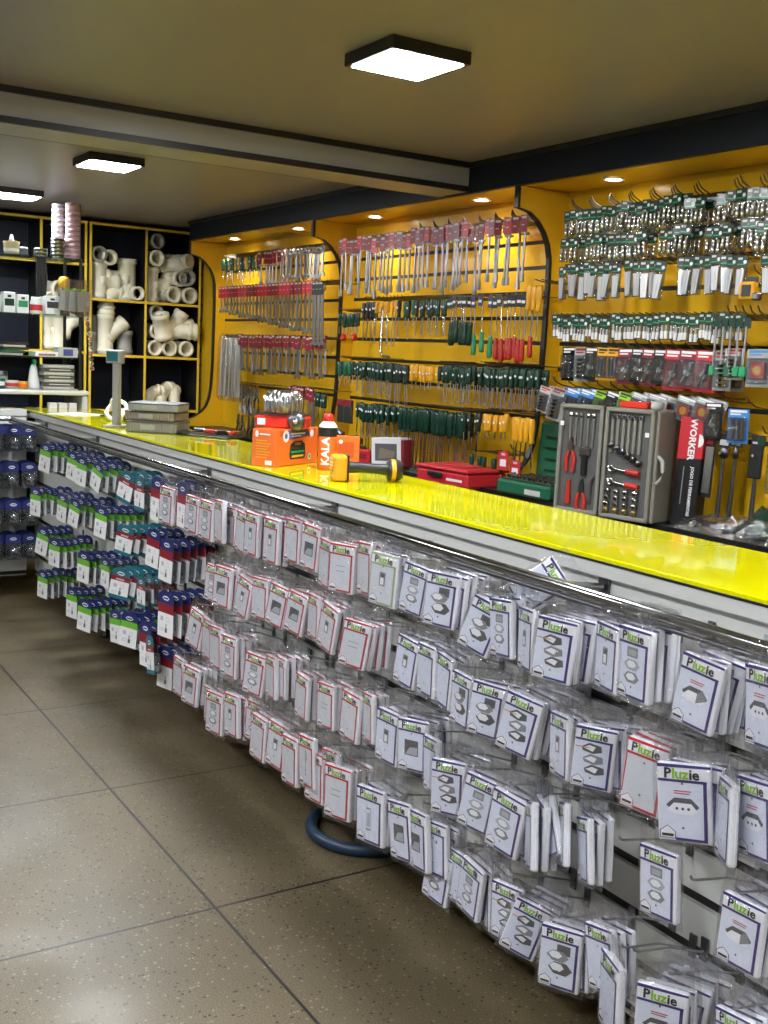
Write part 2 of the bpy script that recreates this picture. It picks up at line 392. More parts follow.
thing('counter', 'long shop counter with glossy yellow top and white slat front', 'counter', [('worktop', top, None, 'glossy yellow top'), ('edge_band', edge, None, 'white edge band'), ('slat_front', front, None, 'white slatted panel with black grooves'), ('carcass', carc)]+legs)
# second leg of the counter running away along the far end
lf = MB(); lf.box((XF-.02, .60, .57), (.016, 2.06, .94), 'black')
for i in range(len(zs)-1):
    t, l = zs[i]-(.0125 if i else 0), zs[i+1]+(.0125 if i < len(zs)-2 else 0)
    lf.box((XF-.006, .60, (t+l)/2), (.012, 2.06, t-l), 'white_laminate')
lt = MB(); lt.box((XF-.055, .60, 1.07), (.13, 2.06, .04), 'white_laminate', .003)
thing('side_counter', 'white slat-front counter running off square at the far end', 'counter', [('worktop', lt), ('slat_front', lf), ('carcass', MB().box((XF-.075, .60, .5), (.09, 2.0, .8), 'black'))])
# chrome rail in front of the slat wall
RY, RZ = 1.5, 1.046
rail = MB(); rail.tube([(XF+.13, RY, RZ), (XN, RY, RZ)], .012, 'rail_chrome', 10); rail.tube([(XF+.13, RY+.004, RZ-.021), (XN, RY+.004, RZ-.021)], .006, 'dark_steel', 8)
brs = []
for x in (-6.3, -5.35, -3.935, -2.935, -1.722, -.6):
    br = MB(); br.box((x, PY-.0035, 1.005), (.035, .006, .07), 'dark_steel', .001); br.tube([(x, PY-.012, 1.02), (x, PY-.09, 1.03), (x, RY, RZ)], .008, 'steel', 8); br.tube([(x, PY-.012, .99), (x, PY-.10, 1.015)], .005, 'dark_steel', 6)
    brs.append(('bracket', br))
thing('display_rail', 'long chrome rail on brackets along the slat front of the counter', 'rail', [('bar', rail)]+brs)
rail = MB(); rail.tube([(XF+.17, -.4, RZ), (XF+.17, RY, RZ)], .0145, 'chrome', 10)
brs = []
for y in (.3, 1.25):
    br = MB(); br.box((XF+.0040, y, 1.012), (.006, .035, .07), 'dark_steel', .001); br.tube([(XF+.012, y, 1.02), (XF+.17, y, RZ)], .008, 'steel', 8); brs.append(('bracket', br))
thing('display_rail', 'chrome rail along the side counter at the far end', 'rail', [('bar', rail)]+brs)
# ================================================================== packs on the counter front
def bag(w, h, t, seed, top=.042):                # crumpled clear bag around a card of w x h x t
    r = random.Random(seed); nx, nz = 8, 11; b = MB(); V = []
    zz = [-h/2-.012+(h+top+.012)*k/nz for k in range(nz+1)]
    for side in (-1, 1):
        for k, z in enumerate(zz):
            for i in range(nx+1):
                u = i/nx*2-1; e = 1-max(0, (abs(u)-.78)/.22)**2
                v = 1 if -h/2 < z < h/2-.004 else (.25 if z > h/2 else .15)
                d = (t/2+.0025)*max(.06, e*v) + r.uniform(-.0012, .0018)*e
                q = .004 if z > h/2 else 0
                V.append((u*(w/2+.009)*(1 - (.10*((z-h/2)/top) if z > h/2 else 0)) + r.uniform(-.0012, .0012), side*d + r.uniform(-q, q), z+r.uniform(-.002, .002)))
    n = (nx+1)*(nz+1); F = []
    for s in (0, 1):
        for k in range(nz):
            for i in range(nx):
                a = s*n+k*(nx+1)+i; q = (a, a+1, a+nx+2, a+nx+1); F.append(q if s == 0 else q[::-1])
    return b.add(V, F, 'film', False)
def hexa(cx, cz, rx, rz): return [(cx+rx*math.cos(pi/3*i), cz+rz*math.sin(pi/3*i)) for i in range(6)]
def circ(cx, cz, r, n=8): return [(cx+r*math.cos(2*pi*i/n), cz+r*math.sin(2*pi*i/n)) for i in range(n)]
def plate_card(w, h, t, col, pic, logo=True):
    b = MB(); b.box((0, 0, 0), (w, t, h), 'plate_white', .005, seg=2); y = -t/2-.0004
    L, R, Tp, B = -w/2, w/2, h/2, -h/2
    b.rect(L+.004, R-.010, B+.006, Tp-.030, y, 'card_lavender' if col in ('purple', 'slate') else 'card_grey')
    y -= .0004
    b.poly([(L+.001, Tp-.007), (R-.001, Tp-.005), (R-.001, Tp-.0005), (L+.001, Tp-.0005)], y, col)
    b.rect(L+.002, R-.008, Tp-.0325, Tp-.0275, y, col)
    b.rect(R-.0145, R-.0085, B+.008, Tp-.031, y, col); b.rect(L+.031, R-.0085, B+.0045, B+.0095, y, col)
    if col in ('red', 'green_border'): b.rect(L+.002, L+.0045, B+.03, Tp-.031, y, col)
    # small house outline in the lower corner
    hs = [(L+.003, B+.007), (L+.031, B+.007), (L+.031, B+.020), (L+.017, B+.031), (L+.003, B+.020)]
    b.poly(hs, y, 'plate_white'); b.ring(hs, .0019, y-.0003, col if col != 'green_border' else 'ink'); b.rect(L+.007, L+.027, B+.0105, B+.0155, y-.0004, 'ink')
    b.rect(L+.006, R-.02, B+.0015, B+.0042, y, 'pic_mid')
    # brand lettering in black and green
    s = .0255; z = Tp-.0178; x0 = -.002
    b.text('P', (x0-.0262, y-.0003, z), s, 'ink'); b.text('l', (x0-.0160, y-.0003, z), s, 'lime'); b.text('uz', (x0-.0020, y-.0003, z), s, 'lime'); b.text('ie', (x0+.0195, y-.0003, z), s, 'ink')
    y -= .0003; PS = 1.25; sc_ = lambda pts: [(cx+(q[0]-cx)*PS, -.006+(q[1]+.006)*PS) for q in pts]; n0 = len(b.v); p = lambda pts, k, d=0: b.poly(pts, y-.0003*d, k)
    cx = -.003; dot = lambda z_: b.poly(circ(cx, z_, .0018), y, 'pic_dark')
    if pic in ('socket', 'oval'):
        zc = -.004; p(hexa(cx, zc, .023, .013), 'pic_dark'); p([(cx-.021, zc-.006), (cx-.012, zc+.004), (cx+.012, zc+.004), (cx+.02, zc-.006), (cx+.012, zc-.012), (cx-.012, zc-.012)], 'plate_white', 1)
        if pic == 'socket':
            for q in (-.008, 0, .008): p(circ(cx+q, zc-.004, .0022), 'box_blue', 2)
            dot(.028)
        else: p([(cx+.004, zc-.012), (cx+.022, zc-.002), (cx+.012, zc+.012), (cx+.004, zc+.004)], 'pic_mid', 2)
        dot(-.036); b.rect(cx-.012, cx+.010, .013, .0145, y, 'red'); b.rect(cx-.012, cx+.012, .0165, .018, y, 'red')
    elif pic == 'switch':
        b.rect(cx-.008, cx+.008, -.014, .016, y, 'pic_mid'); b.rect(cx-.005, cx+.004, -.011, .004, y-.0003, 'plate_white'); b.rect(cx-.005, cx+.006, .005, .013, y-.0003, 'pic_dark'); dot(.028); dot(-.030)
    elif pic == 'slim':
        b.ring([(cx-.006, -.03), (cx+.006, -.03), (cx+.006, .016), (cx-.006, .016)], .003, y, 'pic_mid'); b.rect(cx-.003, cx+.003, -.022, .006, y-.0003, 'pic_light')
    elif pic == 'window':
        b.rect(cx-.017, cx+.017, -.022, .012, y, 'pic_dark'); p([(cx-.015, -.02), (cx+.015, -.02), (cx+.015, -.002), (cx-.004, -.004)], 'pic_light', 1); dot(.026)
    elif pic == 'hex':
        p([(cx-.004, .026), (cx+.02, .026), (cx+.02, .008), (cx-.004, .008)], 'pic_dark'); p(hexa(cx-.002, .004, .020, .011), 'pic_mid', 1); p(hexa(cx+.004, -.018, .022, .013), 'pic_dark', 1)
        p(hexa(cx-.006, .006, .012, .007), 'plate_white', 2); p(hexa(cx-.002, -.016, .013, .008), 'plate_white', 2); dot(-.036)
    elif pic == 'double':
        b.rect(cx-.012, cx+.012, .010, .026, y, 'pic_mid'); b.rect(cx-.008, cx+.009, .013, .022, y-.0003, 'pic_light'); p(hexa(cx, -.002, .018, .010), 'pic_light'); p(hexa(cx, -.022, .018, .010), 'pic_mid'); p(hexa(cx-.001, -.001, .011, .006), 'plate_white', 1); p(hexa(cx-.001, -.021, .011, .006), 'plate_white', 1); dot(-.037)
    elif pic == 'triple':
        for i, z_ in enumerate((.018, -.002, -.021)):
            x_ = cx+.004*(i-1); p([(x_-.017, z_), (x_-.004, z_+.009), (x_+.018, z_+.006), (x_+.02, z_-.005), (x_+.004, z_-.010), (x_-.014, z_-.007)], ('pic_dark', 'pic_mid', 'pic_dark')[i]); p([(x_-.014, z_-.001), (x_-.003, z_+.005), (x_+.008, z_+.003), (x_+.004, z_-.006)], 'plate_white', 1)
        b.rect(cx-.032, cx-.006, .017, .0188, y-.0009, 'pic_orange'); dot(-.037)
    elif pic == 'lines':
        for z_ in (.004, -.008): b.rect(cx-.014, cx+.012, z_, z_+.0014, y, 'pic_mid')
    else:
        dot(.022); dot(-.030)
    for v in b.v[n0:]: v.x = cx+(v.x-cx)*PS; v.z = -.006+(v.z+.006)*PS
    return b
SZ = {'P': (.094, .142, .0165), 'R': (.090, .142, .0165)}
BAGS = {t: [bag(*SZ[t], s).mesh('clear_bag') for s in (1, 2, 3)] for t in SZ}
PLATES = {}
def plate(t, pic, extra=''):
    k = (t, pic, extra)
    if k not in PLATES:
        col = {'P': 'purple', 'R': 'red'}[t]
        if extra == 'green': col = 'green_border'
        p = proto('plate_pack', 'plate pack', plate_card(*SZ[t], col, pic)); p['parts'] = [('clear_bag', BAGS[t][len(PLATES) % 3])]; PLATES[k] = p
    return PLATES[k]
def blister(t):
    w, h = {'B': (.088, .17), 'T': (.09, .14), 'G': (.085, .145), 'C': (.085, .15)}[t]
    hd = h*.30; T = h/2; b = MB(); th = .0012
    hc = {'B': 'blue', 'T': 'teal', 'G': 'blue', 'C': 'blue'}[t]
    body_top = T-hd
    # header card with a rounded top and hang hole lug
    out = [(-w/2, body_top), (w/2, body_top), (w/2, T-.018), (w/2-.012, T-.006), (.014, T), (-.014, T), (-w/2+.012, T-.006), (-w/2, T-.018)]
    b.extrude(out, -th, th, hc); y = -th-.0004
    b.poly(hexa(0, T-.026, .020, .009), y, 'white'); b.rect(-.013, .013, T-.029, T-.023, y-.0003, hc)
    bz = body_top-.004
    band = {'B': ('dark_red', .030), 'T': ('dark_red', .018), 'G': ('card_green', .022), 'C': ('blue', .006)}[t]
    if band[0]: b.extrude([(-w/2, body_top-band[1]), (w/2, body_top-band[1]), (w/2, body_top+.004), (-w/2, body_top+.004)], -th-.0006, th+.0006, band[0])
    ib = body_top-band[1]
    if t != 'C':
        b.extrude([(-w/2, -T), (w/2, -T), (w/2, ib), (-w/2, ib)], -th, th, 'white'); yy = -th-.0004
        b.rect(.000, .012, -T+.018, -T+.034, yy, 'pic_dark'); b.rect(.003, .009, -T+.034, -T+.050, yy, 'pic_mid'); b.rect(-.034, -.006, -T+.030, -T+.0325, yy, 'pic_light'); b.rect(-.034, -.010, -T+.022, -T+.0245, yy, 'pic_light'); b.rect(-.028, -.012, ib-.03, ib-.014, yy, 'pic_light')
        b.ring([(.006, ib-.030), (.022, ib-.030), (.022, ib-.014), (.006, ib-.014)], .002, yy, 'pic_light')
        if t == 'T': b.extrude([(-w/2, -T), (w/2, -T), (w/2, -T+.016), (-w/2, -T+.016)], -th-.0006, th+.0006, 'teal'); b.rect(-.02, .02, ib+.005, ib+.011, -th-.0012, 'white_dim')
    shell = MB(); d = .026; e = .010
    if t == 'C':
        b.extrude([(-w/2, -T), (w/2, -T), (w/2, body_top), (-w/2, body_top)], -.0008, .0008, 'blister_film')
        shell.lathe([(.034, .0), (.038, .012), (.034, .026), (.022, .038), (0, .042)], 'blister_film', (0, -.001, -.02), 12, Matrix.Rotation(pi/2, 4, 'X'))
        inner = MB(); inner.lathe([(0, .004), (.020, .004), (.024, .014), (.018, .026), (.008, .032), (0, .033)], 'chrome', (0, -.002, -.02), 12, Matrix.Rotation(pi/2, 4, 'X')); inner.tube([(-.02, -.012, -.045), (.02, -.014, -.05)], .006, 'steel', 8)
    else:
        shell.box((0, d/2+.002, (ib-T)/2), (w-.004, d, ib+T-.006), 'blister_film', .004)
        inner = MB(); inner.box((0, d/2+.002, (ib-T)/2+.004), (w*.55, d*.55, (ib+T)*.55), 'pic_dark', .004); inner.box((0, d/2+.002, -T+.02), (w*.72, d*.6, .02), 'grey_light', .003)
    name = {'B': 'switch_blister_pack', 'T': 'teal_blister_pack', 'G': 'green_band_blister_pack', 'C': 'fitting_blister_pack'}[t]
    p = proto(name, 'blister pack', b, [('blister_shell', shell), ('product', inner)]); p['d'] = .031; p['h'] = h; return p
BL = {t: blister(t) for t in 'BTGC'}
def hook(x0, y, z, L, lab, grp, back=True, axis='y', rise=.045):
    b = MB(); r = .0024
    if axis == 'y':
        z0 = -rise; b.tube([(0, 0, z0), (0, -.012, z0+.002), (0, -L*.5, -.010), (0, -L+.01, .006), (0, -L, .010), (0, -L-.003, .017)], r, 'steel', 6)
        if back: b.box((0, .0, z0+.004), (.018, .005, .05), 'dark_steel', .001)
    o = link('display_hook', b.mesh('display_hook')); o.location = (x0, y, z)
    if axis == 'x': o.rotation_euler = (0, 0, pi/2)
    return tag(o, lab, 'hook', grp)
ROWZ = {1: 1.018, 2: .806, 3: .588, 4: .388}
ROWN = {1: 'top', 2: 'second', 3: 'third', 4: 'bottom'}
PICW = {'socket': 'power socket', 'oval': 'round socket', 'switch': 'light switch', 'slim': 'slim switch', 'window': 'square opening', 'hex': 'twin hexagon', 'double': 'switch and socket', 'triple': 'three module', 'lines': 'ruled', 'plain': 'blank'}
DATA = "P,1,switch,1,green,-2.307,1.476,0.931,0.34,-0.06,0.97;P,1,double,0,,-2.193,1.495,0.928,0.28,-0.15,0.87;P,1,hex,3,,-2.065,1.486,0.93,0.49,-0.07,0.93;P,1,hex,1,,-1.914,1.493,0.901,0.47,-0.34,0.89;P,1,double,1,,-1.832,1.488,0.917,-0.06,0.11,0.91;P,1,plain,0,tossed,-1.803,1.525,1.033,0.73,-0.18,0.54;P,1,switch,0,,-1.738,1.483,0.915,-0.34,0.09,0.94;P,1,triple,4,,-1.652,1.484,0.914,0.45,-0.07,0.94;P,1,switch,1,,-1.497,1.486,0.939,-0.26,0.03,0.92;P,1,double,2,,-1.416,1.477,0.948,-0.07,0.03,0.97;P,1,oval,3,,-1.269,1.485,0.934,0.15,-0.14,0.93;P,1,socket,2,,-1.123,1.478,0.953,-0.28,0.13,0.96;P,2,switch,1,,-2.223,1.503,0.733,0.14,-0.15,0.82;P,2,plain,1,,-2.134,1.504,0.735,-0.08,0.02,0.82;P,2,plain,1,,-2.06,1.504,0.73,-0.11,-0.08,0.82;P,2,hex,0,,-1.965,1.49,0.711,-0.06,-0.02,0.9;P,2,hex,1,,-1.883,1.499,0.711,0.5,-0.1,0.85;P,2,triple,4,,-1.746,1.482,0.723,0.43,-0.2,0.94;P,2,switch,1,,-1.614,1.486,0.72,-0.28,0.12,0.92;P,2,triple,3,,-1.523,1.492,0.724,0.61,-0.04,0.89;R,2,plain,1,,-1.367,1.475,0.744,0.27,-0.07,0.98;P,2,socket,1,,-1.26,1.465,0.737,0.56,0.11,1.02;P,2,plain,0,,-1.173,1.474,0.737,-0.63,0.17,0.98;P,2,socket,2,,-1.118,1.481,0.76,-0.19,0.16,0.95;P,3,switch,1,,-2.248,1.474,0.53,0.13,-0.02,0.98;P,3,window,2,,-2.145,1.482,0.54,0.42,0.04,0.94;P,3,plain,0,,-2.057,1.48,0.521,-0.22,0.14,0.95;P,3,triple,2,,-1.988,1.481,0.489,0.51,0.02,0.95;P,3,double,1,,-1.874,1.485,0.492,0.45,-0.18,0.93;P,3,double,2,,-1.76,1.475,0.493,0.22,-0.15,0.98;P,3,plain,1,,-1.672,1.473,0.502,-0.56,0.36,0.99;P,3,plain,0,,-1.647,1.502,0.525,-0.32,0.61,0.83;P,3,plain,0,,-1.597,1.497,0.532,-0.61,0.37,0.86;P,3,plain,1,,-1.524,1.49,0.529,-0.49,0.35,0.9;P,3,double,0,,-1.318,1.484,0.553,0.07,0.09,0.93;P,3,oval,2,,-1.138,1.498,0.539,0.13,-0.04,0.86;P,4,slim,2,,-2.265,1.443,0.315,0.24,0.04,1.1;P,4,window,0,,-2.149,1.463,0.317,0.04,0.18,1.03;P,4,window,0,,-2.077,1.466,0.322,-0.07,0.15,1.02;P,4,plain,1,,-2.025,1.482,0.319,0.11,0.09,0.94;P,4,double,0,,-2.017,1.487,0.249,0.17,-0.13,0.92;P,4,plain,0,,-1.949,1.499,0.274,-0.01,0.02,0.85;P,4,double,1,,-1.885,1.487,0.278,-0.02,-0.12,0.92;P,4,plain,1,,-1.859,1.514,0.256,-0.37,0.23,0.73;P,4,triple,0,,-1.748,1.486,0.286,0.21,0.04,0.92;P,4,triple,2,,-1.7,1.499,0.268,0.63,-0.29,0.85;P,4,hex,2,,-1.56,1.478,0.278,0.53,-0.01,0.96;P,4,plain,1,,-1.447,1.484,0.332,-0.07,0.23,0.93;P,4,plain,0,,-1.39,1.459,0.294,-0.42,0.08,1.05;P,4,socket,4,,-1.27,1.465,0.304,0.56,0.01,1.02;P,4,plain,2,,-1.124,1.496,0.33,-0.07,0.17,0.87;R,1,double,2,,-3.84,1.472,0.906,0.23,-0.06,0.99;R,1,double,0,,-3.61,1.481,0.907,0.2,-0.07,0.95;R,1,double,2,,-3.467,1.475,0.908,0.19,-0.07,0.98;R,1,plain,0,,-3.333,1.467,0.926,-0.11,0.04,1.01;R,1,switch,1,,-3.308,1.493,0.913,0.11,-0.03,0.89;R,1,plain,0,,-3.191,1.483,0.911,-0.01,-0.1,0.94;R,1,switch,2,,-3.095,1.474,0.921,0.08,-0.03,0.98;R,1,switch,2,,-2.955,1.474,0.923,0.09,-0.03,0.98;R,1,plain,1,,-2.844,1.488,0.941,0.12,-0.02,0.92;R,1,window,1,,-2.724,1.485,0.942,0.18,-0.1,0.93;R,1,plain,0,,-2.614,1.477,0.916,-0.11,-0.02,0.97;R,1,lines,2,,-2.527,1.478,0.919,0.42,-0.02,0.96;R,1,plain,1,,-2.399,1.475,0.943,-0.11,0.07,0.98;R,2,double,0,,-3.427,1.487,0.692,0.22,-0.09,0.92;R,2,window,2,,-3.31,1.472,0.705,0.29,-0.06,0.99;R,2,switch,2,,-3.165,1.483,0.7,0.17,-0.24,0.94;R,2,plain,1,,-3.043,1.484,0.722,0.2,0,0.93;R,2,window,0,,-2.919,1.484,0.725,0.34,-0.2,0.93;R,2,window,2,,-2.812,1.49,0.727,0.3,-0.19,0.9;R,2,plain,1,,-2.696,1.49,0.743,-0.12,0.01,0.9;R,2,switch,1,,-2.595,1.481,0.735,0.06,-0.21,0.95;R,2,lines,2,,-2.455,1.485,0.722,0.61,-0.15,0.93;R,3,switch,0,,-3.536,1.473,0.505,0.25,-0.26,0.99;R,3,plain,0,,-3.418,1.471,0.498,-0.01,-0.02,0.99;R,3,plain,1,,-3.329,1.464,0.491,0.02,0.06,1.02;R,3,double,2,,-3.242,1.473,0.481,0.19,-0.01,0.99;R,3,double,1,,-3.059,1.48,0.469,0.43,-0.12,0.96;R,3,plain,0,,-2.944,1.483,0.493,-0.1,0.08,0.94;R,3,plain,2,,-2.902,1.495,0.502,-0.06,0.03,0.87;R,3,plain,1,,-2.737,1.483,0.49,-0.05,-0.03,0.94;R,3,lines,1,,-2.597,1.486,0.505,0.12,0.04,0.92;R,3,plain,1,,-2.448,1.479,0.521,0.08,-0.07,0.96;R,3,plain,1,,-2.368,1.487,0.542,-0.21,0.13,0.92;R,4,plain,0,,-3.668,1.467,0.293,0.05,-0.03,1.01;R,4,window,3,,-3.569,1.472,0.285,0.28,-0.1,0.99;R,4,plain,0,,-3.434,1.488,0.251,-0.05,0.07,0.92;R,4,double,1,,-3.328,1.464,0.259,0.24,-0.02,1.03;R,4,switch,1,,-3.195,1.467,0.293,0.11,0.06,1.01;R,4,plain,0,,-3.16,1.493,0.293,-0.08,0.1,0.89;R,4,double,0,,-3.06,1.485,0.311,0.22,-0.06,0.93;R,4,plain,2,,-2.985,1.466,0.284,0.08,-0.06,1.01;R,4,switch,1,,-2.856,1.466,0.303,0.22,-0.13,1.02;R,4,plain,1,,-2.76,1.463,0.288,0.03,0.05,1.03;R,4,plain,0,,-2.635,1.454,0.33,-0.01,0.11,1.06;R,4,lines,1,,-2.599,1.46,0.297,0.12,0.03,1.04;R,4,plain,0,,-2.497,1.457,0.335,-0.03,0.16,1.05;R,4,lines,2,,-2.451,1.451,0.307,0.36,0,1.07;B,1,a,1,,-3.938,1.467,0.918,0.18,-0.07,1.01;B,1,a,0,,-3.689,1.471,0.931,0.02,-0.01,0.99;B,2,a,0,,-4.031,1.488,0.712,0.3,-0.12,0.92;B,2,a,3,,-3.847,1.473,0.698,0.23,-0.09,0.99;B,3,a,3,,-3.794,1.455,0.501,0.28,-0.03,1.06;B,4,a,1,,-3.925,1.426,0.355,0.16,0.04,1.16;B,4,a,1,,-3.843,1.475,0.279,0.33,-0.04,0.98;T,1,a,1,,-4.339,1.479,0.915,0.39,-0.27,0.96;T,1,a,1,,-4.165,1.477,0.908,0.09,-0.03,0.97;T,2,a,3,,-4.355,1.482,0.689,0.59,-0.17,0.94;T,3,a,1,,-4.388,1.476,0.497,0.74,-0.15,0.97;T,3,a,1,,-4.156,1.487,0.508,0.05,0.04,0.92;T,4,a,0,,-3.851,1.417,0.333,-0.07,0.2,1.19;G,1,a,3,,-5.523,1.463,0.915,0.36,-0.16,1.03;G,1,a,1,,-5.117,1.481,0.919,0.31,-0.15,0.95;G,1,a,3,,-4.955,1.478,0.911,0.29,-0.13,0.96;G,1,a,2,,-4.777,1.494,0.907,0.25,-0.35,0.88;G,2,a,3,,-5.699,1.46,0.666,0.35,-0.04,1.04;G,2,a,1,,-5.26,1.475,0.697,0.26,-0.14,0.98;G,2,a,3,,-5.079,1.482,0.698,0.32,-0.25,0.94;G,2,a,2,,-4.641,1.472,0.722,0.34,-0.13,0.99;G,3,a,1,,-5.58,1.464,0.477,0.43,-0.19,1.03;G,3,a,3,,-5.361,1.467,0.458,0.37,-0.06,1.01;G,3,a,2,,-4.862,1.463,0.479,0.35,-0.08,1.03;G,3,a,1,,-4.623,1.488,0.498,0.14,-0.03,0.92;G,4,a,3,,-5.57,1.464,0.254,0.33,-0.07,1.02;G,4,a,1,,-5.033,1.46,0.274,0.3,-0.02,1.04;G,4,a,3,,-4.815,1.456,0.263,0.44,-0.1,1.06;G,4,a,1,,-4.42,1.47,0.303,0.22,0.07,1;G,4,a,1,,-4.225,1.462,0.336,0.53,-0.09,1.03"
rows = []
for ln in DATA.split(';'):
    f = ln.split(','); rows.append((f[0], int(f[1]), f[2], int(f[3]), f[4], *map(float, f[5:])))
rows.sort(key=lambda r: (r[1], -r[5]))
cnt = {}; hooks_at = {k: [] for k in ROWZ}
GN = {'P': 'purple-bordered plate packs', 'R': 'red-bordered plate packs', 'B': 'blue and red blister packs', 'T': 'white and teal blister packs', 'G': 'blue and green blister packs'}
DN = {'P': 'purple-bordered', 'R': 'red-bordered', 'B': 'blue-headed red-banded', 'T': 'teal-footed red-headed', 'G': 'blue-headed green-banded'}
for t, row, pic, nb, ex, x, y, z, yaw, roll, sc in rows:
    k = (t, row); cnt[k] = cnt.get(k, 0)+1; n = cnt[k]; isp = t in 'PR'
    desc = f"{DN[t]} {PICW[pic]+' plate pack' if isp else 'blister pack'}"
    if ex == 'green': desc = 'pale green-bordered light switch plate pack'
    lab = f"{desc}, {nth(n)} {'' if ex else 'such '}from near end, front of the {ROWN[row]} row"
    if ex == 'green': lab = desc + ' in the top row, beside the red-bordered packs'
    if ex == 'tossed': lab = 'purple-bordered plate pack lying askew against the chrome rail above the top row'
    p = plate(t, pic, ex if ex == 'green' else '') if isp else BL[t]
    M = TR(x, y, z, yaw, roll)
    if ex == 'tossed': M = TR(-1.79, 1.545, 1.012, .5, -.9, -.25); sc = .9
    place(p, M, lab, GN[t], min(1.05, max(.9, sc)))
    if ex != 'tossed': nb += (1 if nb else 0) if isp else (0 if (t, row) == ('T', 4) else 3)
    d = .0215 if isp else .0335
    for j in range(nb):
        jr = rnd.uniform; yy = y+d*(j+1)
        if yy > 1.655: break
        q = p if isp is False or j % 2 else plate(t, rnd.choice(['plain', 'double', 'switch']))
        lb = f"{DN[t]} {'plate' if isp else 'blister'} pack, {nth(j+1)} behind the {nth(n)} front {PICW[pic]+' ' if isp else ''}one of the {ROWN[row]} row"
        place(q, TR(x+jr(-.004, .012), yy, z+jr(-.006, .006), (yaw*.75+jr(-.12, .12)) if isp else yaw*.8+jr(-.05, .05), roll*.5+jr(-.10, .10)), lb, GN[t]+' behind', min(1.02, max(.92, sc)))
    if ex != 'tossed' and all(abs(x-h[0]) > .03 for h in hooks_at[row]): hooks_at[row].append((x, z+((.071*sc+.012) if isp else p['h']/2*sc-.010)))
for row in ROWZ:
    xs = sorted(hooks_at[row] + [(q, ROWZ[row]) for q in {1: [-1.2], 2: [-2.36, -2.3, -1.42], 3: [-1.42, -1.24], 4: [-1.36]}[row]], reverse=True)
    for i, (x, zh) in enumerate(xs):
        hook(x, PY-.004, zh, .20, f"thin steel display hook on the white slat front, {nth(i+1)} from near end, {ROWN[row]} row", 'hooks on the counter front')
# the packs on the side counter at the far end
for row, z in ROWZ.items():
    for i, y in enumerate((1.60, 1.505, 1.41, 1.315, 1.22, 1.125)):
        hook(XF+.004, y, z-.022, .225, f"thin steel display hook on the side counter, {nth(i+1)} from the corner, {ROWN[row]} row", 'hooks on the side counter', axis='x')
        for j in range(5):
            t = 'G' if (row == 1 and i == 3) else 'C'
            xx = XF+.20-.036*j
            place(BL[t], TR(xx, y+rnd.uniform(-.01, .01), z-.085, pi/2+rnd.uniform(-.25, .1), rnd.uniform(-.06, .06)), f"blue-headed {'green-banded' if t == 'G' else 'clear dome'} blister pack, {nth(j+1)} on the {nth(i+1)} hook from the corner, {ROWN[row]} row, side counter".replace(' blister pack', ' pack'), 'blister packs on the side counter')
# blue hose lying on the floor under the slat front
b = MB(); pts = [(-2.77+.18*math.cos(a), 1.79+.19*math.sin(a), .02) for a in [pi*.12+pi*1.9*i/40 for i in range(41)]]
b.tube([(p[0], p[1]-.03, p[2]) for p in pts], .019, 'hose_blue', 10)
thing('hose', 'dark blue hose curled on the floor under the plate packs', 'hose', b)
# ================================================================== tools on the yellow wall
HY = 3.105              # where a hanging thing's front sits on its hook
def wall_hook_mesh(L=.17):
    b = MB(); b.tube([(0, 0, 0), (0, -L*.35, -.002), (0, -L*.7, .006), (0, -L*.92, .022), (0, -L, .042)], .0028, 'dark_steel', 6); return b.mesh('wall_hook')
HOOKS = []; FX = .986
WH = [wall_hook_mesh(.17), wall_hook_mesh(.20), wall_hook_mesh(.14)]
b = MB(); b.tube([(0, 0, 0), (0, -.08, -.002), (0, -.16, .002), (0, -.192, .008)], .0026, 'dark_steel', 6); WH.append(b.mesh('wall_hook'))
def wall_hook(x, z, lab, grp, k=0):
    HOOKS.append((x*FX, z, lab, grp, k))
# ---- kinds
def wrench(L, card, shape):
    """steel tool L long hung from its top, with a carded header; origin at the hook."""
    b = MB(); ch = .075; cw = .042
    if shape == 'socket':       # long tubular socket wrench
        b.tube([(0, 0, -.012), (0, 0, -L+.03)], .0058, 'satin', 8); b.cyl((0, 0, -L), .0105, .036, 'satin', 8); b.tube([(-.02, 0, -.07), (.02, 0, -.07)], .006, 'satin', 8)
    elif shape == 'tee':        # handle bent to one side
        b.tube([(-.035, 0, -.05), (.008, 0, -.05), (.016, 0, -.058), (.018, 0, -L+.03)], .006, 'satin', 8); b.cyl((.018, 0, -L), .011, .034, 'satin', 8)
    elif shape == 'comb':       # combination wrench: ring above, open jaw below
        w_ = .014+.028*L
        b.extrude([(-w_*.5, -.03), (w_*.5, -.03), (w_*.42, -L+.02), (-w_*.42, -L+.02)], -.003, .003, 'satin')
        b.lathe([(w_*.6, -.004), (w_*1.15, -.004), (w_*1.15, .004), (w_*.6, .004), (w_*.6, -.004)], 'satin', (0, 0, -.022), 12, Matrix.Rotation(pi/2, 4, 'X'))
        j = w_*1.3; b.extrude([(-w_*.42, -L+.03), (w_*.42, -L+.03), (j, -L+.012), (j*.8, -L-.006), (j*.3, -L+.008), (-j*.3, -L+.008), (-j*.8, -L-.006), (-j, -L+.012)], -.004, .004, 'satin')
    h = MB()
    if card:
        h.box((0, -.013, -.026), (cw, .002, ch), card, 0, (0, 0, 0)); h.rect(-cw*.34, cw*.34, -.004, .006, -.0146, 'white_dim'); h.rect(-cw*.3, cw*.1, -.034, -.030, -.0146, 'white_dim')
        h.box((0, -.004, .008), (.010, .02, .006), card)
    return proto('wrench', 'wrench', b, [('header_card', h)] if card else [])
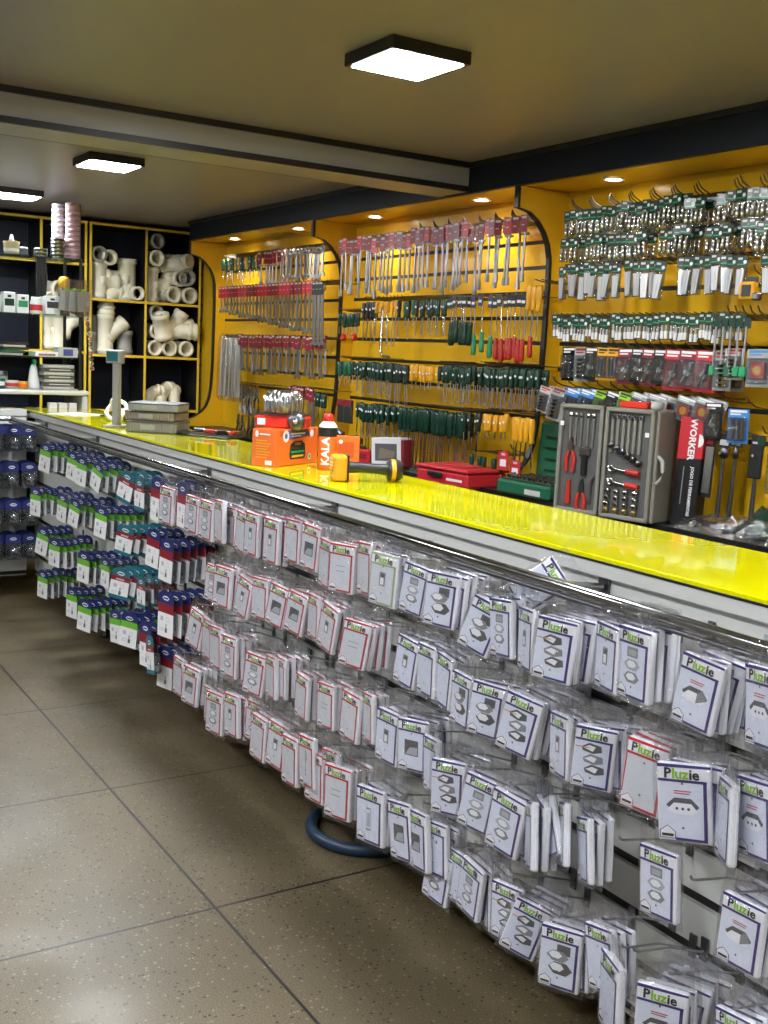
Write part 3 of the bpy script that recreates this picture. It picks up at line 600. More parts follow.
def driver(L, hl, col, card=False, up=False, r=.012):
    """screwdriver: handle and shaft; tip down, or handle down when up."""
    s = -1 if up else 1; b = MB(); z0 = -.012 if not up else -L
    hd = [(0, 0), (r*.75, .001), (r, hl*.12), (r*.95, hl*.5), (r*.72, hl*.78), (r*.9, hl*.93), (r*.6, hl), (0, hl)]
    if up: b.lathe(hd, col, (0, 0, -L), 8)
    else: b.lathe([(q, -z) for q, z in hd], col, (0, 0, -.012), 8)
    sh = MB()
    if up: sh.tube([(0, 0, -L+hl-.004), (0, 0, -.03)], .0032, 'chrome', 6); sh.box((0, 0, -.026), (.008, .002, .012), 'chrome')
    else: sh.tube([(0, 0, -.012-hl+.004), (0, 0, -L+.01)], .0032, 'chrome', 6); sh.box((0, 0, -L+.008), (.007, .002, .016), 'steel')
    parts = [('shaft', sh)]
    if card:
        c = MB(); c.box((0, -r-.002, -.02), (.03, .0015, .05), card); c.rect(-.011, .011, -.028, -.016, -r-.0034, 'white'); parts.append(('header_card', c))
    else:
        c = MB(); c.rect(-r*.45, r*.45, -.055, -.045, -r-.0006, 'white'); 
        if not up and rnd.random() < .4: parts.append(('price_tag', c))
    return proto('screwdriver', 'screwdriver', b, parts)
def bit_pack(kind):
    w = .046; b = MB(); b.box((0, 0, -.017), (w, .002, .038), 'dark_green'); b.rect(-w*.36, w*.02, -.012, -.004, -.0016, 'white_dim'); b.rect(-w*.4, w*.3, -.03, -.026, -.0016, 'tool_green_light'); b.poly(circ(w*.26, -.020, .007), -.0018, 'white')
    t = MB(); l = {'short': .105, 'mid': .10, 'long': .14, 'slim': .095}[kind]
    t.box((0, .004, -(l+.036)/2), (w*.92, .010, l-.036), 'blister_film', .002); m = MB()
    if kind in ('short', 'mid'):
        for x, q in ((-.010, 1), (.011, .85)): m.lathe([(0, -l+.008), (.0075*q, -l+.010), (.009*q, -l+.03), (.0065*q, -l+.034), (.0065*q, -l+.05), (.0085*q, -l+.054), (.0085*q, -.044), (0, -.043)], 'chrome', (x, -.004, 0), 8)
    elif kind == 'long':
        m.extrude([(-.012, -l+.006), (.010, -l+.006), (.016, -.046), (-.014, -.046)], -.010, -.002, 'steel'); m.extrude([(-.006, -l+.012), (-.001, -l+.012), (.003, -.05), (-.004, -.05)], -.0115, -.0095, 'white_dim')
    else:
        for x in (-.008, .008): m.tube([(x, -.004, -.042), (x, -.004, -l+.03)], .004, 'steel', 6); m.cyl((x, -.004, -l+.004), .006, .028, 'white', 8)
    return proto('bit_pack', 'bit pack', b, [('blister', t), ('drill_bit', m)])
def wall_blister(w, h, card, prod, deep=.02, text=None, tcol='white'):
    b = MB(); b.box((0, 0, -h/2), (w, .0016, h), card); b.rect(-w*.4, w*.4, -h*.10, -h*.03, -.0014, tcol); b.rect(-w*.4, w*.1, -h*.17, -h*.13, -.0014, tcol)
    s = MB(); s.box((0, -deep/2-.001, -h*.58), (w*.84, deep, h*.68), 'blister_film', .003)
    m = MB()
    if prod == 'bits':
        for i in range(5): m.cyl((0, -deep*.5, -h*.86+i*h*.12), w*.22, h*.07, 'chrome', 8, Matrix.Rotation(.3, 4, 'X'))
    elif prod == 'sleeves':
        for i in range(3): m.tube([((i-1)*w*.25, -deep*.5, -h*.3), ((i-1)*w*.25, -deep*.5, -h*.85)], w*.08, 'dark_steel', 8)
    elif prod == 'square':
        m.box((0, -deep*.5, -h*.56), (w*.6, deep*.5, h*.45), 'red', .002); m.poly(circ(0, -h*.56, w*.18, 12), -deep*.76, 'tool_yellow')
    else:
        m.tube([(-w*.2, -deep*.5, -h*.85), (w*.1, -deep*.5, -h*.5), (w*.12, -deep*.5, -h*.32)], w*.09, 'dark_steel', 8); m.box((-.0, -deep*.5, -h*.6), (w*.3, deep*.6, h*.12), 'steel', .002, (0, .5, 0))
    return proto('tool_blister', 'blister pack', b, [('blister', s), ('contents', m)])
def run(protos, xs, zf, label, place_words, grp, hooks=True, depth=1, roll=.05, yaw=.25, y=HY, hk=0, ordn=None, jit=.006):
    """hang a row of things; xs from the far end to the near end."""
    for i, x in enumerate(xs):
        n = (ordn or 0)+i+1; z = zf(x) if callable(zf) else zf
        if hooks: wall_hook(x, z+.004, f"dark wire hook behind the {nth(n)} {label.split(',')[0]}, {place_words}"[:200], 'tool wall hooks', (i*7 % 3) if hk is None else hk)
        for d in range(depth):
            p = protos[(i+d*2) % len(protos)]
            lb = f"{label}, {nth(n)} from the far end, {place_words}" if d == 0 else f"{label}, tucked behind the {nth(n)} from far end, {place_words}"
            place(p, TR(x*FX+rnd.uniform(-.007, .007)+d*.012, y+d*.055+rnd.uniform(-.008, .008), z+rnd.uniform(-jit, jit), rnd.uniform(0, yaw), rnd.uniform(-roll, roll)), lb, grp, rnd.uniform(.93, 1.06))
def lin(a, b, n): return [a+(b-a)*i/(n-1) for i in range(n)]
# ---- near bay
BP = {k: bit_pack(k) for k in ('short', 'mid', 'long', 'slim')}
def skip(xs, gaps): return [x for x in xs if not any(a < x < b for a, b in gaps)]
GB = 'bit packs of the near bay'
run([BP['short'], BP['mid']], skip(lin(-3.62, -2.40, 33), [(-2.86, -2.80)]), 2.135, 'green-carded short bit pack', 'top row, near bay', GB, depth=2, hk=None, jit=.012, roll=.10, yaw=.5)
run([BP['mid'], BP['short']], skip(lin(-3.62, -2.40, 32), [(-3.56, -3.50), (-3.17, -3.09), (-2.93, -2.86), (-2.74, -2.68)]), 2.022, 'green-carded stubby bit pack', 'second row, near bay', GB, depth=2, jit=.012, roll=.10, yaw=.5, hk=None)
run([BP['long']], skip(lin(-3.62, -2.40, 32), [(-3.30, -3.24), (-3.03, -2.97), (-2.64, -2.58)]), 1.912, 'green-carded flat bit pack', 'third row, near bay', GB, depth=1, jit=.010, roll=.10, yaw=.45)
run([BP['slim']], lin(-3.65, -2.66, 29), 1.702, 'green-carded slim bit pack', 'fourth row, near bay', GB, depth=1, jit=.010, roll=.10, yaw=.45, hk=3)
WB = {'a': wall_blister(.075, .14, 'black_gloss', 'bits'), 'b': wall_blister(.07, .14, 'grey_light', 'bits', tcol='dark_red'), 'y': wall_blister(.065, .13, 'tool_yellow', 'sleeves', tcol='ink'), 'r': wall_blister(.08, .14, 'dark_red', 'x'), 'r2': wall_blister(.09, .15, 'red', 'x'), 'k': wall_blister(.07, .13, 'black', 'x'),
      'bl': wall_blister(.08, .12, 'blue_light', 'sleeves'), 'sq': wall_blister(.085, .09, 'grey_light', 'square', .016), 'yl': wall_blister(.06, .12, 'lime', 'x', tcol='ink'), 'w': wall_blister(.07, .11, 'white_dim', 'bits', tcol='red'), 'bw': wall_blister(.09, .13, 'grey_light', 'square', .016, tcol='blue_light')}
names = {'a': 'black-carded bit set', 'b': 'grey-carded bit set', 'y': 'yellow-carded tool pack', 'r': 'dark red-carded tool pack', 'r2': 'large red-carded tool pack', 'k': 'black-carded tool pack', 'bl': 'blue-carded tool pack', 'sq': 'grey red-square pack', 'yl': 'lime-carded tool pack', 'w': 'white pack with red print', 'bw': 'grey pack with a blue print'}
def mixed(seq, z, words, grp, y=HY-.02, tilt=.04, first_tilt=None):
    c = {}
    for k, x in seq:
        c[k] = c.get(k, 0)+1
        wall_hook(x, z+.004, f"wire hook of the {nth(c[k])} {names[k]}, {words}", 'tool wall hooks')
        for d in range(2):
            place(WB[k], TR(x*FX+d*.008, y+d*.05, z, rnd.uniform(.05, .35), rnd.uniform(-tilt, tilt)-(first_tilt or 0)), f"{names[k]}, {'behind the ' if d else ''}{nth(c[k])} such from far end, {words}", grp)
mixed([('a', -3.53), ('b', -3.45), ('k', -3.39), ('y', -3.32), ('y', -3.26), ('r', -3.19), ('k', -3.12), ('r', -3.06), ('k', -3.0), ('r2', -2.93), ('r', -2.86), ('r2', -2.78), ('b', -2.70)], 1.575, 'fifth row, near bay', 'tool packs of the near bay')
mixed([('w', -3.66), ('b', -3.57), ('bl', -3.48), ('bl', -3.39), ('yl', -3.31), ('k', -3.24), ('yl', -3.17), ('sq', -3.09), ('sq', -3.0), ('sq', -2.85), ('sq', -2.76)], 1.402, 'sixth row, near bay', 'tool packs of the near bay', first_tilt=.22, tilt=.02)
for k, x, z, ww in (('w', -2.655, 1.585, 'white pack with red print, beside the green-ended long drill bits'), ('bw', -2.545, 1.585, 'grey pack with blue print, last pack toward the near end'), ('k', -2.725, 1.39, 'black pouch-like pack hanging above the saw blade'), ('bl', -2.61, 1.375, 'small blue-carded pack hanging above the ratchet handles')):
    wall_hook(x, z+.004, 'wire hook of the ' + ww, 'tool wall hooks'); place(WB[k], TR(x*FX, HY-.02, z, .2, .03), ww, 'single packs of the near bay')
# green-ended long drill set beyond the fourth row
for i, x in enumerate(lin(-2.735, -2.60, 5)):
    b = MB(); b.box((0, 0, -.018), (.026, .002, .036), 'dark_green'); m = MB(); m.tube([(0, -.004, -.03), (0, -.004, -.17)], .004, 'steel', 6); g = MB(); g.box((0, -.004, -.185), (.028, .012, .035), 'tool_green_light', .003)
    thing('long_drill_bit', f'long steel drill bit with green end cap, {nth(i+1)} of five beside red packs', 'drill bit', [('header_card', b), ('shank', m), ('end_cap', g)], (x*FX, HY-.03, 1.69), (0, 0, .1), 'long drill bits')
    wall_hook(x, 1.694, f'dark wire hook holding the {nth(i+1)} long drill bit, near bay', 'tool wall hooks')
# yellow tape measure
b = MB(); b.box((0, 0, -.03), (.062, .035, .062), 'tool_yellow', .010, seg=2); b.box((0, -.018, -.03), (.035, .004, .04), 'black', .002)
c = MB(); c.box((.01, 0, .008), (.05, .002, .02), 'black'); d = MB(); d.box((.034, -.002, -.05), (.03, .03, .028), 'dark_steel', .006)
thing('tape_measure', 'yellow tape measure hanging under the third row of bit packs', 'tape measure', [('case', b), ('hang_card', c), ('belt_clip', d)], (-2.635*FX, HY, 1.815), (0, 0, .2))
wall_hook(-2.635, 1.835, 'dark wire hook holding the yellow tape measure', 'tool wall hooks')
# long tools under the last row
b = MB(); b.box((0, 0, -.115), (.05, .003, .23), 'black'); c = MB(); c.box((.004, -.003, -.13), (.030, .003, .17), 'steel'); e = MB(); e.rect(-.012, .014, -.035, -.02, -.0035, 'red')
thing('saw_blade', 'flat steel blade in a black sleeve hanging beside the tall red and black box', 'saw blade', [('sleeve', b), ('blade', c), ('label_patch', e)], (-2.745*FX, HY, 1.275), (0, .03, .25)); wall_hook(-2.745, 1.28, 'dark wire hook holding the flat steel blade', 'tool wall hooks')
def ratchet(head):
    b = MB(); b.tube([(0, 0, -.06), (.002, 0, -.15), (.004, 0, -.29)], [.006, .007, .010], 'dark_steel', 8); h = MB()
    if head: h.lathe([(0, -.012), (.017, -.012), (.021, -.004), (.021, .006), (.015, .012), (0, .012)], 'dark_steel', (0, 0, -.055), 12, Matrix.Rotation(pi/2, 4, 'X')); h.cyl((0, -.02, -.055), .006, .012, 'chrome', 4, Matrix.Rotation(pi/2, 4, 'X'))
    else: h.lathe([(0, 0), (.009, 0), (.011, .02), (.008, .05), (0, .05)], 'dark_steel', (0, 0, -.075), 8)
    c = MB(); c.box((0, -.006, -.01), (.046, .002, .05), 'black'); c.rect(-.017, .017, -.028, -.008, -.0075, 'white_dim')
    return [('handle', b), ('head', h), ('header_card', c)]
thing('ratchet_handle', 'dark ratchet handle with round head, hanging next to the flat blade', 'ratchet', ratchet(True), (-2.675*FX, HY, 1.27), (0, .04, .2)); wall_hook(-2.675, 1.275, 'dark wire hook holding the ratchet handle with round head', 'tool wall hooks')
thing('breaker_bar', 'slim dark breaker bar hanging between two ratchet tools', 'breaker bar', ratchet(False), (-2.62*FX, HY, 1.275), (0, .05, .2)); wall_hook(-2.62, 1.28, 'dark wire hook holding the slim breaker bar', 'tool wall hooks')
rt = ratchet(True); g = MB(); g.box((.004, -.012, -.075), (.05, .012, .12), 'black', .004); g.box((.018, -.012, -.006), (.028, .008, .036), 'dark_green', .002)
thing('torque_wrench', 'black torque wrench with green tag hanging nearest the frame edge', 'wrench', rt+[('grip_block', g)], (-2.53*FX, HY, 1.275), (0, .02, .2)); wall_hook(-2.53, 1.28, 'dark wire hook holding the black torque wrench', 'tool wall hooks')
place(wall_blister(.05, .20, 'tool_yellow', 'x', tcol='ink'), TR(-2.455*FX, HY, 1.28, .2, .02), 'tall yellow-carded tool pack beside the torque wrench', 'single packs of the near bay'); wall_hook(-2.455, 1.285, 'dark wire hook holding the tall yellow-carded pack', 'tool wall hooks')
# ---- middle bay
SWR = [wrench(.30, 'dark_red', 'socket'), wrench(.29, 'red', 'socket'), wrench(.30, 'dark_red', 'tee'), wrench(.28, 'dark_red', 'socket')]
GW = 'red-carded socket wrenches'
run(SWR, lin(-5.53, -3.90, 40), 2.125, 'red-carded steel socket wrench', 'top row, middle bay', GW, y=HY-.01, hk=None, jit=.014, roll=.05, yaw=.4)
D = {'green_s': driver(.13, .075, 'dark_green', r=.013), 'green_m': driver(.19, .085, 'dark_green', r=.013), 'green_l': driver(.27, .10, 'dark_green', r=.014), 'green_b': driver(.15, .08, 'tool_green', r=.015), 'black': driver(.21, .09, 'black', r=.013), 'yellow': driver(.24, .11, 'tool_yellow', r=.015), 'yellow_s': driver(.13, .08, 'tool_yellow', r=.014), 'red_up': driver(.28, .10, 'tool_red', 'black', True, .013), 'green_up': driver(.27, .10, 'tool_green_light', 'blue', True, .013),
     'dark_up': driver(.22, .11, 'dark_green', 'black', True, .016), 'hex': driver(.25, .06, 'tool_yellow', r=.012), 'dkl': driver(.37, .12, 'dark_green', r=.014)}
def drv(keys, xs, z, label, words, grp='screwdrivers of the middle bay', **kw): kw.setdefault('hk', 3); kw.setdefault('roll', .07); run([D[k] for k in keys], xs, z, label, words, grp, **kw)
drv(['green_s'], lin(-5.54, -5.32, 8), 1.74, 'short dark green screwdriver', 'second row, middle bay', depth=1)
for i, x in enumerate((-5.49, -5.37)):
    b = MB(); b.lathe([(0, -.05), (.014, -.048), (.019, -.034), (.016, -.018), (.008, -.008), (0, -.006)], 'bright_red', n=12); c = MB(); c.tube([(0, 0, -.008), (0, 0, .03)], .003, 'steel', 6)
    thing('red_pear_handle', f'small red pear-shaped handle hanging below the {("first", "second")[i]} green screwdrivers', 'tool handle', [('handle', b), ('shank', c)], (x*FX, HY, 1.625))
drv(['black'], lin(-5.27, -5.14, 6), 1.80, 'black-handled steel driver', 'second row, middle bay')
drv(['hex'], lin(-5.12, -4.94, 6), 1.80, 'yellow-handled long hex driver', 'second row, middle bay')
b = MB(); b.tube([(0, 0, 0), (0, 0, -.235), (.006, 0, -.25), (.02, 0, -.257), (.07, 0, -.262)], .0075, 'chrome', 8)
thing('hex_key', 'large bent chrome hex key hanging beside the yellow-handled drivers', 'hex key', b, (-4.96, HY-.03, 1.76), (0, 0, .2))
drv(['black', 'green_b'], lin(-4.90, -4.74, 5), 1.80, 'green and black-handled driver', 'second row, middle bay')
drv(['green_m'], lin(-4.70, -4.48, 9), 1.80, 'green-handled driver with bright shaft', 'second row, middle bay')
drv(['dark_up'], lin(-4.44, -4.27, 7), 1.79, 'dark green-handled driver hung tip up', 'second row, middle bay')
drv(['green_up'], lin(-4.24, -4.12, 3), 1.79, 'bright green-handled driver hung tip up', 'second row, middle bay')
drv(['red_up'], lin(-4.07, -3.82, 8), 1.79, 'red-handled driver hung tip up', 'second row, middle bay')
drv(['yellow'], [-3.80, -3.76, -3.725], 1.85, 'large yellow-handled screwdriver', 'second row, middle bay', y=HY-.035)
GD = 'third row, middle bay'
drv(['green_s', 'green_b'], lin(-5.54, -5.36, 7), 1.475, 'short green-handled screwdriver', GD)
drv(['green_m'], lin(-5.32, -5.02, 11), 1.475, 'medium green-handled screwdriver', GD, depth=2)
drv(['black', 'green_l'], lin(-4.98, -4.80, 7), 1.475, 'dark-handled long screwdriver', GD)
drv(['yellow_s'], lin(-4.75, -4.54, 7), 1.475, 'stubby yellow-handled screwdriver', GD)
drv(['green_s', 'green_m'], lin(-4.50, -4.22, 13), 1.48, 'slim green-handled screwdriver', GD, depth=2)
drv(['green_m'], lin(-4.16, -3.76, 17), 1.485, 'green-handled screwdriver with thin shaft', GD, depth=2)
GD = 'fourth row, middle bay'
c = MB()
for i in range(2):
    bb = MB(); bb.box((0, 0, -.06), (.06, .02, .13), 'dark_steel', .003); tt = MB(); tt.box((0, -.011, -.012), (.055, .003, .03), 'dark_red'); 
    thing('socket_set_pack', f'grey boxed bit set with red top, {nth(i+1)} beside the spray can', 'tool pack', [('case', bb), ('label_band', tt)], (-5.40+.08*i, HY, 1.24), (0, 0, .2), 'boxed bit sets')
drv(['green_m', 'green_l'], lin(-5.30, -4.86, 18), 1.25, 'green-handled screwdriver', GD, depth=2)
drv(['dkl'], lin(-4.82, -4.30, 22), 1.255, 'extra long dark green screwdriver', GD, depth=2)
drv(['green_l', 'black'], lin(-4.27, -4.14, 4), 1.265, 'dark screwdriver with steel collar', GD)
drv(['yellow_s'], lin(-4.10, -3.94, 5), 1.275, 'yellow-handled chisel', GD)
drv(['yellow'], lin(-3.90, -3.76, 5), 1.27, 'large yellow-handled chisel', GD)
drv(['green_s'], lin(-4.20, -3.98, 5), 1.07, 'short dark green screwdriver', 'lowest row, middle bay')
for i, (x, z) in enumerate(((-3.93, 1.09), (-3.84, 1.06))):
    cc = MB(); cc.box((0, 0, -.035), (.06, .002, .085), 'red'); cc.rect(-.018, .018, -.06, -.028, -.0014, 'white'); cc.rect(-.012, .012, -.01, 0, -.0014, 'white_dim')
    thing('red_tool_card', f'red hang card with white print under the yellow chisels, {nth(i+1)} one', 'card', cc, (x*FX, HY-.02, z), (0, 0, .2))
    wall_hook(x, z, f'dark wire hook holding the {nth(i+1)} red hang card', 'tool wall hooks')
# ---- far bay
drv(['green_b', 'green_m', 'green_b', 'yellow_s'], lin(-7.22, -6.66, 17), 2.12, 'green or yellow-handled screwdriver', 'top row, far bay', 'screwdrivers of the far bay')
run([wrench(.20, 'dark_red', 'socket')], lin(-6.60, -6.27, 7), 2.115, 'short red-carded socket wrench', 'top row, far bay', 'wrenches of the far bay')
SP = [wrench(.18, None, 'comb')]
run(SP, lin(-6.22, -5.72, 14), 2.115, 'bright combination wrench', 'top row, far bay', 'wrenches of the far bay', y=HY-.03)
for i, x in enumerate(lin(-7.22, -5.80, 28)):
    L = .16+.15*i/27
    if i % 3 == 0: CW = wrench(L, 'dark_red' if i % 2 else 'red', 'comb')
    wall_hook(x, 1.915, f'dark wire hook behind the {nth(i+1)} red-carded combination wrench, second row, far bay', 'tool wall hooks')
    place(CW, TR(x*FX, HY-.01, 1.91, rnd.uniform(0, .25), rnd.uniform(-.03, .03)), f'red-carded combination wrench, {nth(i+1)} from the far end, second row, far bay', 'wrenches of the far bay')
BIGW = wrench(.36, 'black', 'comb')
for i, x in enumerate((-5.74, -5.70, -5.66)):
    place(BIGW, TR(x+.03, HY-.03, 1.90, .2, .02*i), f'large combination wrench on black card, {nth(i+1)} beside the far divider, second row', 'large wrenches'); wall_hook(x+.02, 1.91, f'dark wire hook behind the {nth(i+1)} large black-carded wrench', 'tool wall hooks')
run([wrench(.23, 'dark_red', 'comb'), wrench(.21, 'dark_red', 'socket')], lin(-6.88, -5.70, 24), 1.585, 'red-carded wrench', 'third row, far bay', 'wrenches of the far bay')
# bundles of long grey cable ties in clear bags
for i, x in enumerate((-7.15, -7.07, -6.99, -6.91)):
    b = MB(); r = random.Random(i)
    for k in range(9): 
        a = r.uniform(-.025, .025); b.tube([(a*.6, r.uniform(-.01, .01), 0), (a, r.uniform(-.012, .012), -.2), (a*1.3+r.uniform(-.01, .01), r.uniform(-.012, .012), -.40)], .0035, 'white_dim', 5)
    sh = MB(); sh.tube([(0, 0, .03), (0, 0, 0), (0, 0, -.2), (0, 0, -.40), (0, 0, -.43)], [.012, .034, .038, .042, .02], 'film', 10)
    thing('cable_tie_bundle', f'long clear bag of grey cable ties, {nth(i+1)} from the far end', 'cable ties', [('ties', b), ('clear_bag', sh)], (x*FX, HY-.02, 1.575), (0, 0, .2), 'bags of cable ties'); wall_hook(x, 1.59, f'dark wire hook holding the {nth(i+1)} bag of cable ties', 'tool wall hooks')
def pliers(col):
    h = MB(); j = MB()
    for s in (-1, 1): h.tube([(s*.004, 0, -.075), (s*.022, 0, -.11), (s*.024, 0, -.16), (s*.014, 0, -.20)], [.006, .0075, .008, .007], col, 8)
    j.extrude([(-.014, -.085), (.014, -.085), (.017, -.06), (.009, -.02), (.001, -.005), (-.001, -.005), (-.009, -.02), (-.017, -.06)], -.006, .006, 'steel'); j.lathe([(0, -.008), (.007, -.008), (.007, .008), (0, .008)], 'chrome', (0, 0, -.068), 10, Matrix.Rotation(pi/2, 4, 'X'))
    return proto('pliers', 'pliers', h, [('jaws', j)])
PL = [pliers('grey_light'), pliers('dark_steel')]
run(PL, lin(-6.88, -6.62, 6), 1.27, 'grey-handled pliers', 'fourth row, far bay', 'pliers of the far bay')
run(PL[1:], lin(-6.90, -6.66, 4), 1.07, 'steel-handled pliers', 'lowest row, far bay', 'pliers of the far bay')
run([wrench(.26, 'dark_red', 'comb')], lin(-6.10, -5.82, 8), 1.28, 'pale red-carded wrench', 'fourth row, far bay', 'wrenches of the far bay')
drv(['green_m'], lin(-5.80, -5.68, 4), 1.28, 'green-handled screwdriver', 'fourth row, far bay', 'screwdrivers of the far bay')
# the 290 hooks closest to the camera as things, the small far ones as one mass
HOOKS.sort(key=lambda h: -h[0])
for x, z, lab, grp, k in HOOKS[:290]:
    o = link('wall_hook', WH[k]); o.location = (x, WALL_Y-.001, z); tag(o, lab, 'hook', grp)
b = MB()
for x, z, lab, grp, k in HOOKS[290:]:
    b.tube([(x, WALL_Y-.001, z), (x, WALL_Y-.06, z-.002), (x, WALL_Y-.12, z+.001), (x, WALL_Y-.17, z+.006), (x, WALL_Y-.185, z+.014)], .0026, 'dark_steel', 6)
o = link('wall_hook_mass', b.mesh('wall_hook_mass')); tag(o, 'dark wire hooks of the far tool bays in rows on the yellow wall', 'hooks'); o['kind'] = 'stuff'
# ================================================================== things on the counter
CZ = 1.0915
def frameM(loc, yaw): return (loc, (0, 0, yaw))
# orange boxed kit: local X runs along its wide printed face
b = MB(); b.box((0, 0, .066), (.30, .10, .132), 'orange', .002)
p = MB(); y = -.0506
p.rect(-.128, .128, .108, .128, y, 'orange_deep'); p.poly([(-.10, .128), (.06, .128), (.10, .104), (-.04, .094), (-.09, .100)], y-.0003, 'box_blue'); p.poly(circ(-.085, .108, .022, 16), y-.0006, 'white'); p.rect(-.05, .05, .112, .117, y-.0006, 'white'); p.rect(-.045, .02, .104, .108, y-.0006, 'white')
p.poly(circ(-.085, .108, .010, 12), y-.0009, 'box_blue')
p.poly([(-.05, .022), (.05, .022), (.058, .034), (.052, .075), (.04, .082), (-.04, .082), (-.052, .075), (-.058, .034)], y-.0003, 'dark_green'); p.rect(-.034, .034, .066, .088, y-.0006, 'black'); p.rect(-.022, .022, .072, .082, y-.0009, 'steel'); p.rect(-.045, .045, .044, .052, y-.0006, 'tool_green_light'); p.rect(-.042, .042, .028, .036, y-.0006, 'tool_yellow')
p.poly(circ(.088, .026, .012, 12), y-.0003, 'white'); p.rect(.08, .096, .020, .032, y-.0006, 'tool_green_light'); p.poly(circ(.10, .112, .014, 12), y-.0006, 'white')
q = MB()
for i in range(7): q.rect(-.055, .02+.012*(i % 3), .030+.010*i, .0335+.010*i, 0, 'tool_yellow')
q.rect(.01, .055, .006, .022, 0, 'white'); q.poly(circ(-.05, .115, .012, 12), 0, 'white'); q.rect(-.03, .04, .112, .117, 0, 'white')
q2 = MB(); q2.add([(-.1506, -v.x*.62, v.z) for v in q.v], q.f, 'white'); q2.m = [q2.mi(q.mats[m]) for m in q.m]
thing('boxed_kit', 'orange printed cardboard box on the counter with a green appliance picture', 'box', [('carton', b, [('front_print', p), ('side_print', q2)])], (-3.567, 1.82, CZ), (0, 0, math.radians(122)))
# silver ribbed pot on a red base, on the box
b = MB(); b.box((0, 0, .022), (.19, .10, .044), 'bright_red', .006); b.box((0, 0, .049), (.17, .09, .01), 'dark_steel', .003)
d = MB(); n = 22
d.lathe([(.052, .054), (.064, .058), (.068, .080), (.067, .112), (.060, .128), (.040, .136), (0, .138)], 'steel', n=n)
for j in range(n):
    a = 2*pi*j/n; d.tube([(math.cos(a)*.064, math.sin(a)*.064, .058), (math.cos(a)*.069, math.sin(a)*.069, .085), (math.cos(a)*.068, math.sin(a)*.068, .112), (math.cos(a)*.05, math.sin(a)*.05, .132)], .006, 'chrome', 5)
k = MB(); k.lathe([(0, 0), (.030, 0), (.034, .006), (.030, .014), (.014, .018), (0, .018)], 'dark_steel', (.062, -.052, .028), 14, Matrix.Rotation(pi/2, 4, 'X')); k.lathe([(0, .018), (.010, .018), (.008, .024), (0, .024)], 'chrome', (.062, -.052, .028), 10, Matrix.Rotation(pi/2, 4, 'X'))
lb = MB(); lb.rect(-.085, -.055, .010, .034, -.0505, 'white')
thing('ribbed_pot', 'silver ribbed pot on a red base with dark dial, on the orange box', 'pot', [('base', b), ('drum', d), ('dial', k), ('sticker', lb)], (-3.575, 1.81, CZ+.1322), (0, 0, math.radians(50)))
b = MB(); b.lathe([(0, .0), (.016, .002), (.022, .014), (.020, .028), (.010, .036), (0, .037)], 'orange', n=14)
thing('orange_cap', 'round orange cap lying on the orange box beside the silver pot', 'cap', b, (-3.625, 1.925, CZ+.1322))
# spray can with vertical lettering
b = MB(); b.lathe([(0, 0), (.031, 0), (.033, .004), (.033, .150), (.031, .154)], 'orange', n=24); t = MB(); t.lathe([(.0332, .118), (.0332, .150)], 'black', n=24); t.lathe([(.0331, .148), (.032, .156), (.022, .168), (.018, .171), (0, .171)], 'white', n=24)
noz = MB(); noz.lathe([(.017, .170), (.019, .174), (.018, .192), (.009, .200), (0, .201)], 'bright_red', n=16); noz.box((0, -.012, .186), (.010, .026, .010), 'bright_red', .002)
lt = MB(); v, f = text_mesh('KALA')
# wrap the word around the can, reading upward
sz = .040; v, f = finer([a*sz for a in v], f, .004); lt.add([(.0338*math.sin(-a.y/.033), -.0338*math.cos(-a.y/.033), .066+a.x) for a in v], f, 'white')
lt.add([(.0336*math.sin(x/.033), -.0336*math.cos(x/.033), z) for x, z in ((.018, .02), (.024, .02), (.024, .05), (.018, .05))], [(0, 1, 2, 3)], 'tool_yellow')
thing('spray_can', 'orange spray can with red cap and white upright lettering on the counter', 'spray can', [('body', b, [('lettering', lt)]), ('shoulder', t), ('nozzle', noz)], (-3.37, 1.885, CZ), (0, 0, math.radians(50)))
b = MB(); b.box((0, 0, .055), (.10, .05, .11), 'orange', .002); c = MB(); c.rect(-.03, .03, .03, .09, -.0256, 'orange_deep'); c.poly(circ(-.02, .09, .008), -.0258, 'white')
thing('boxed_kit', 'small plain orange carton tucked behind the spray can', 'box', [('carton', b), ('front_print', c)], (-3.47, 2.02, CZ), (0, 0, math.radians(60)))
# cordless work light
h = MB(); h.box((0, 0, .043), (.05, .075, .085), 'tool_yellow', .010, seg=2); 
rib = MB()
for i in range(6): rib.box((-.026, 0, .016+.011*i), (.004, .06, .005), 'brass_tin', .001)
rib.box((.026, 0, .043), (.006, .078, .088), 'black', .002)
g = MB(); g.tube([(.028, 0, .045), (.07, .002, .045), (.12, .004, .042), (.16, .004, .040)], [.020, .0175, .0165, .019], 'black', 14)
bt = MB(); bt.lathe([(0, 0), (.030, .002), (.036, .012), (.036, .040), (.028, .052), (0, .054)], 'black', (.158, .004, .038), 16, Matrix.Rotation(pi/2, 4, 'Y')); bt.lathe([(.0365, .014), (.0372, .018), (.0372, .024), (.0365, .028)], 'tool_yellow', (.158, .004, .038), 16, Matrix.Rotation(pi/2, 4, 'Y'))
thing('work_light', 'yellow and black cordless work light lying on the counter', 'work light', [('lamp_head', h), ('lens_ribs', rib), ('grip', g), ('battery_end', bt)], (-3.055, 1.755, CZ), (0, 0, math.radians(68)))
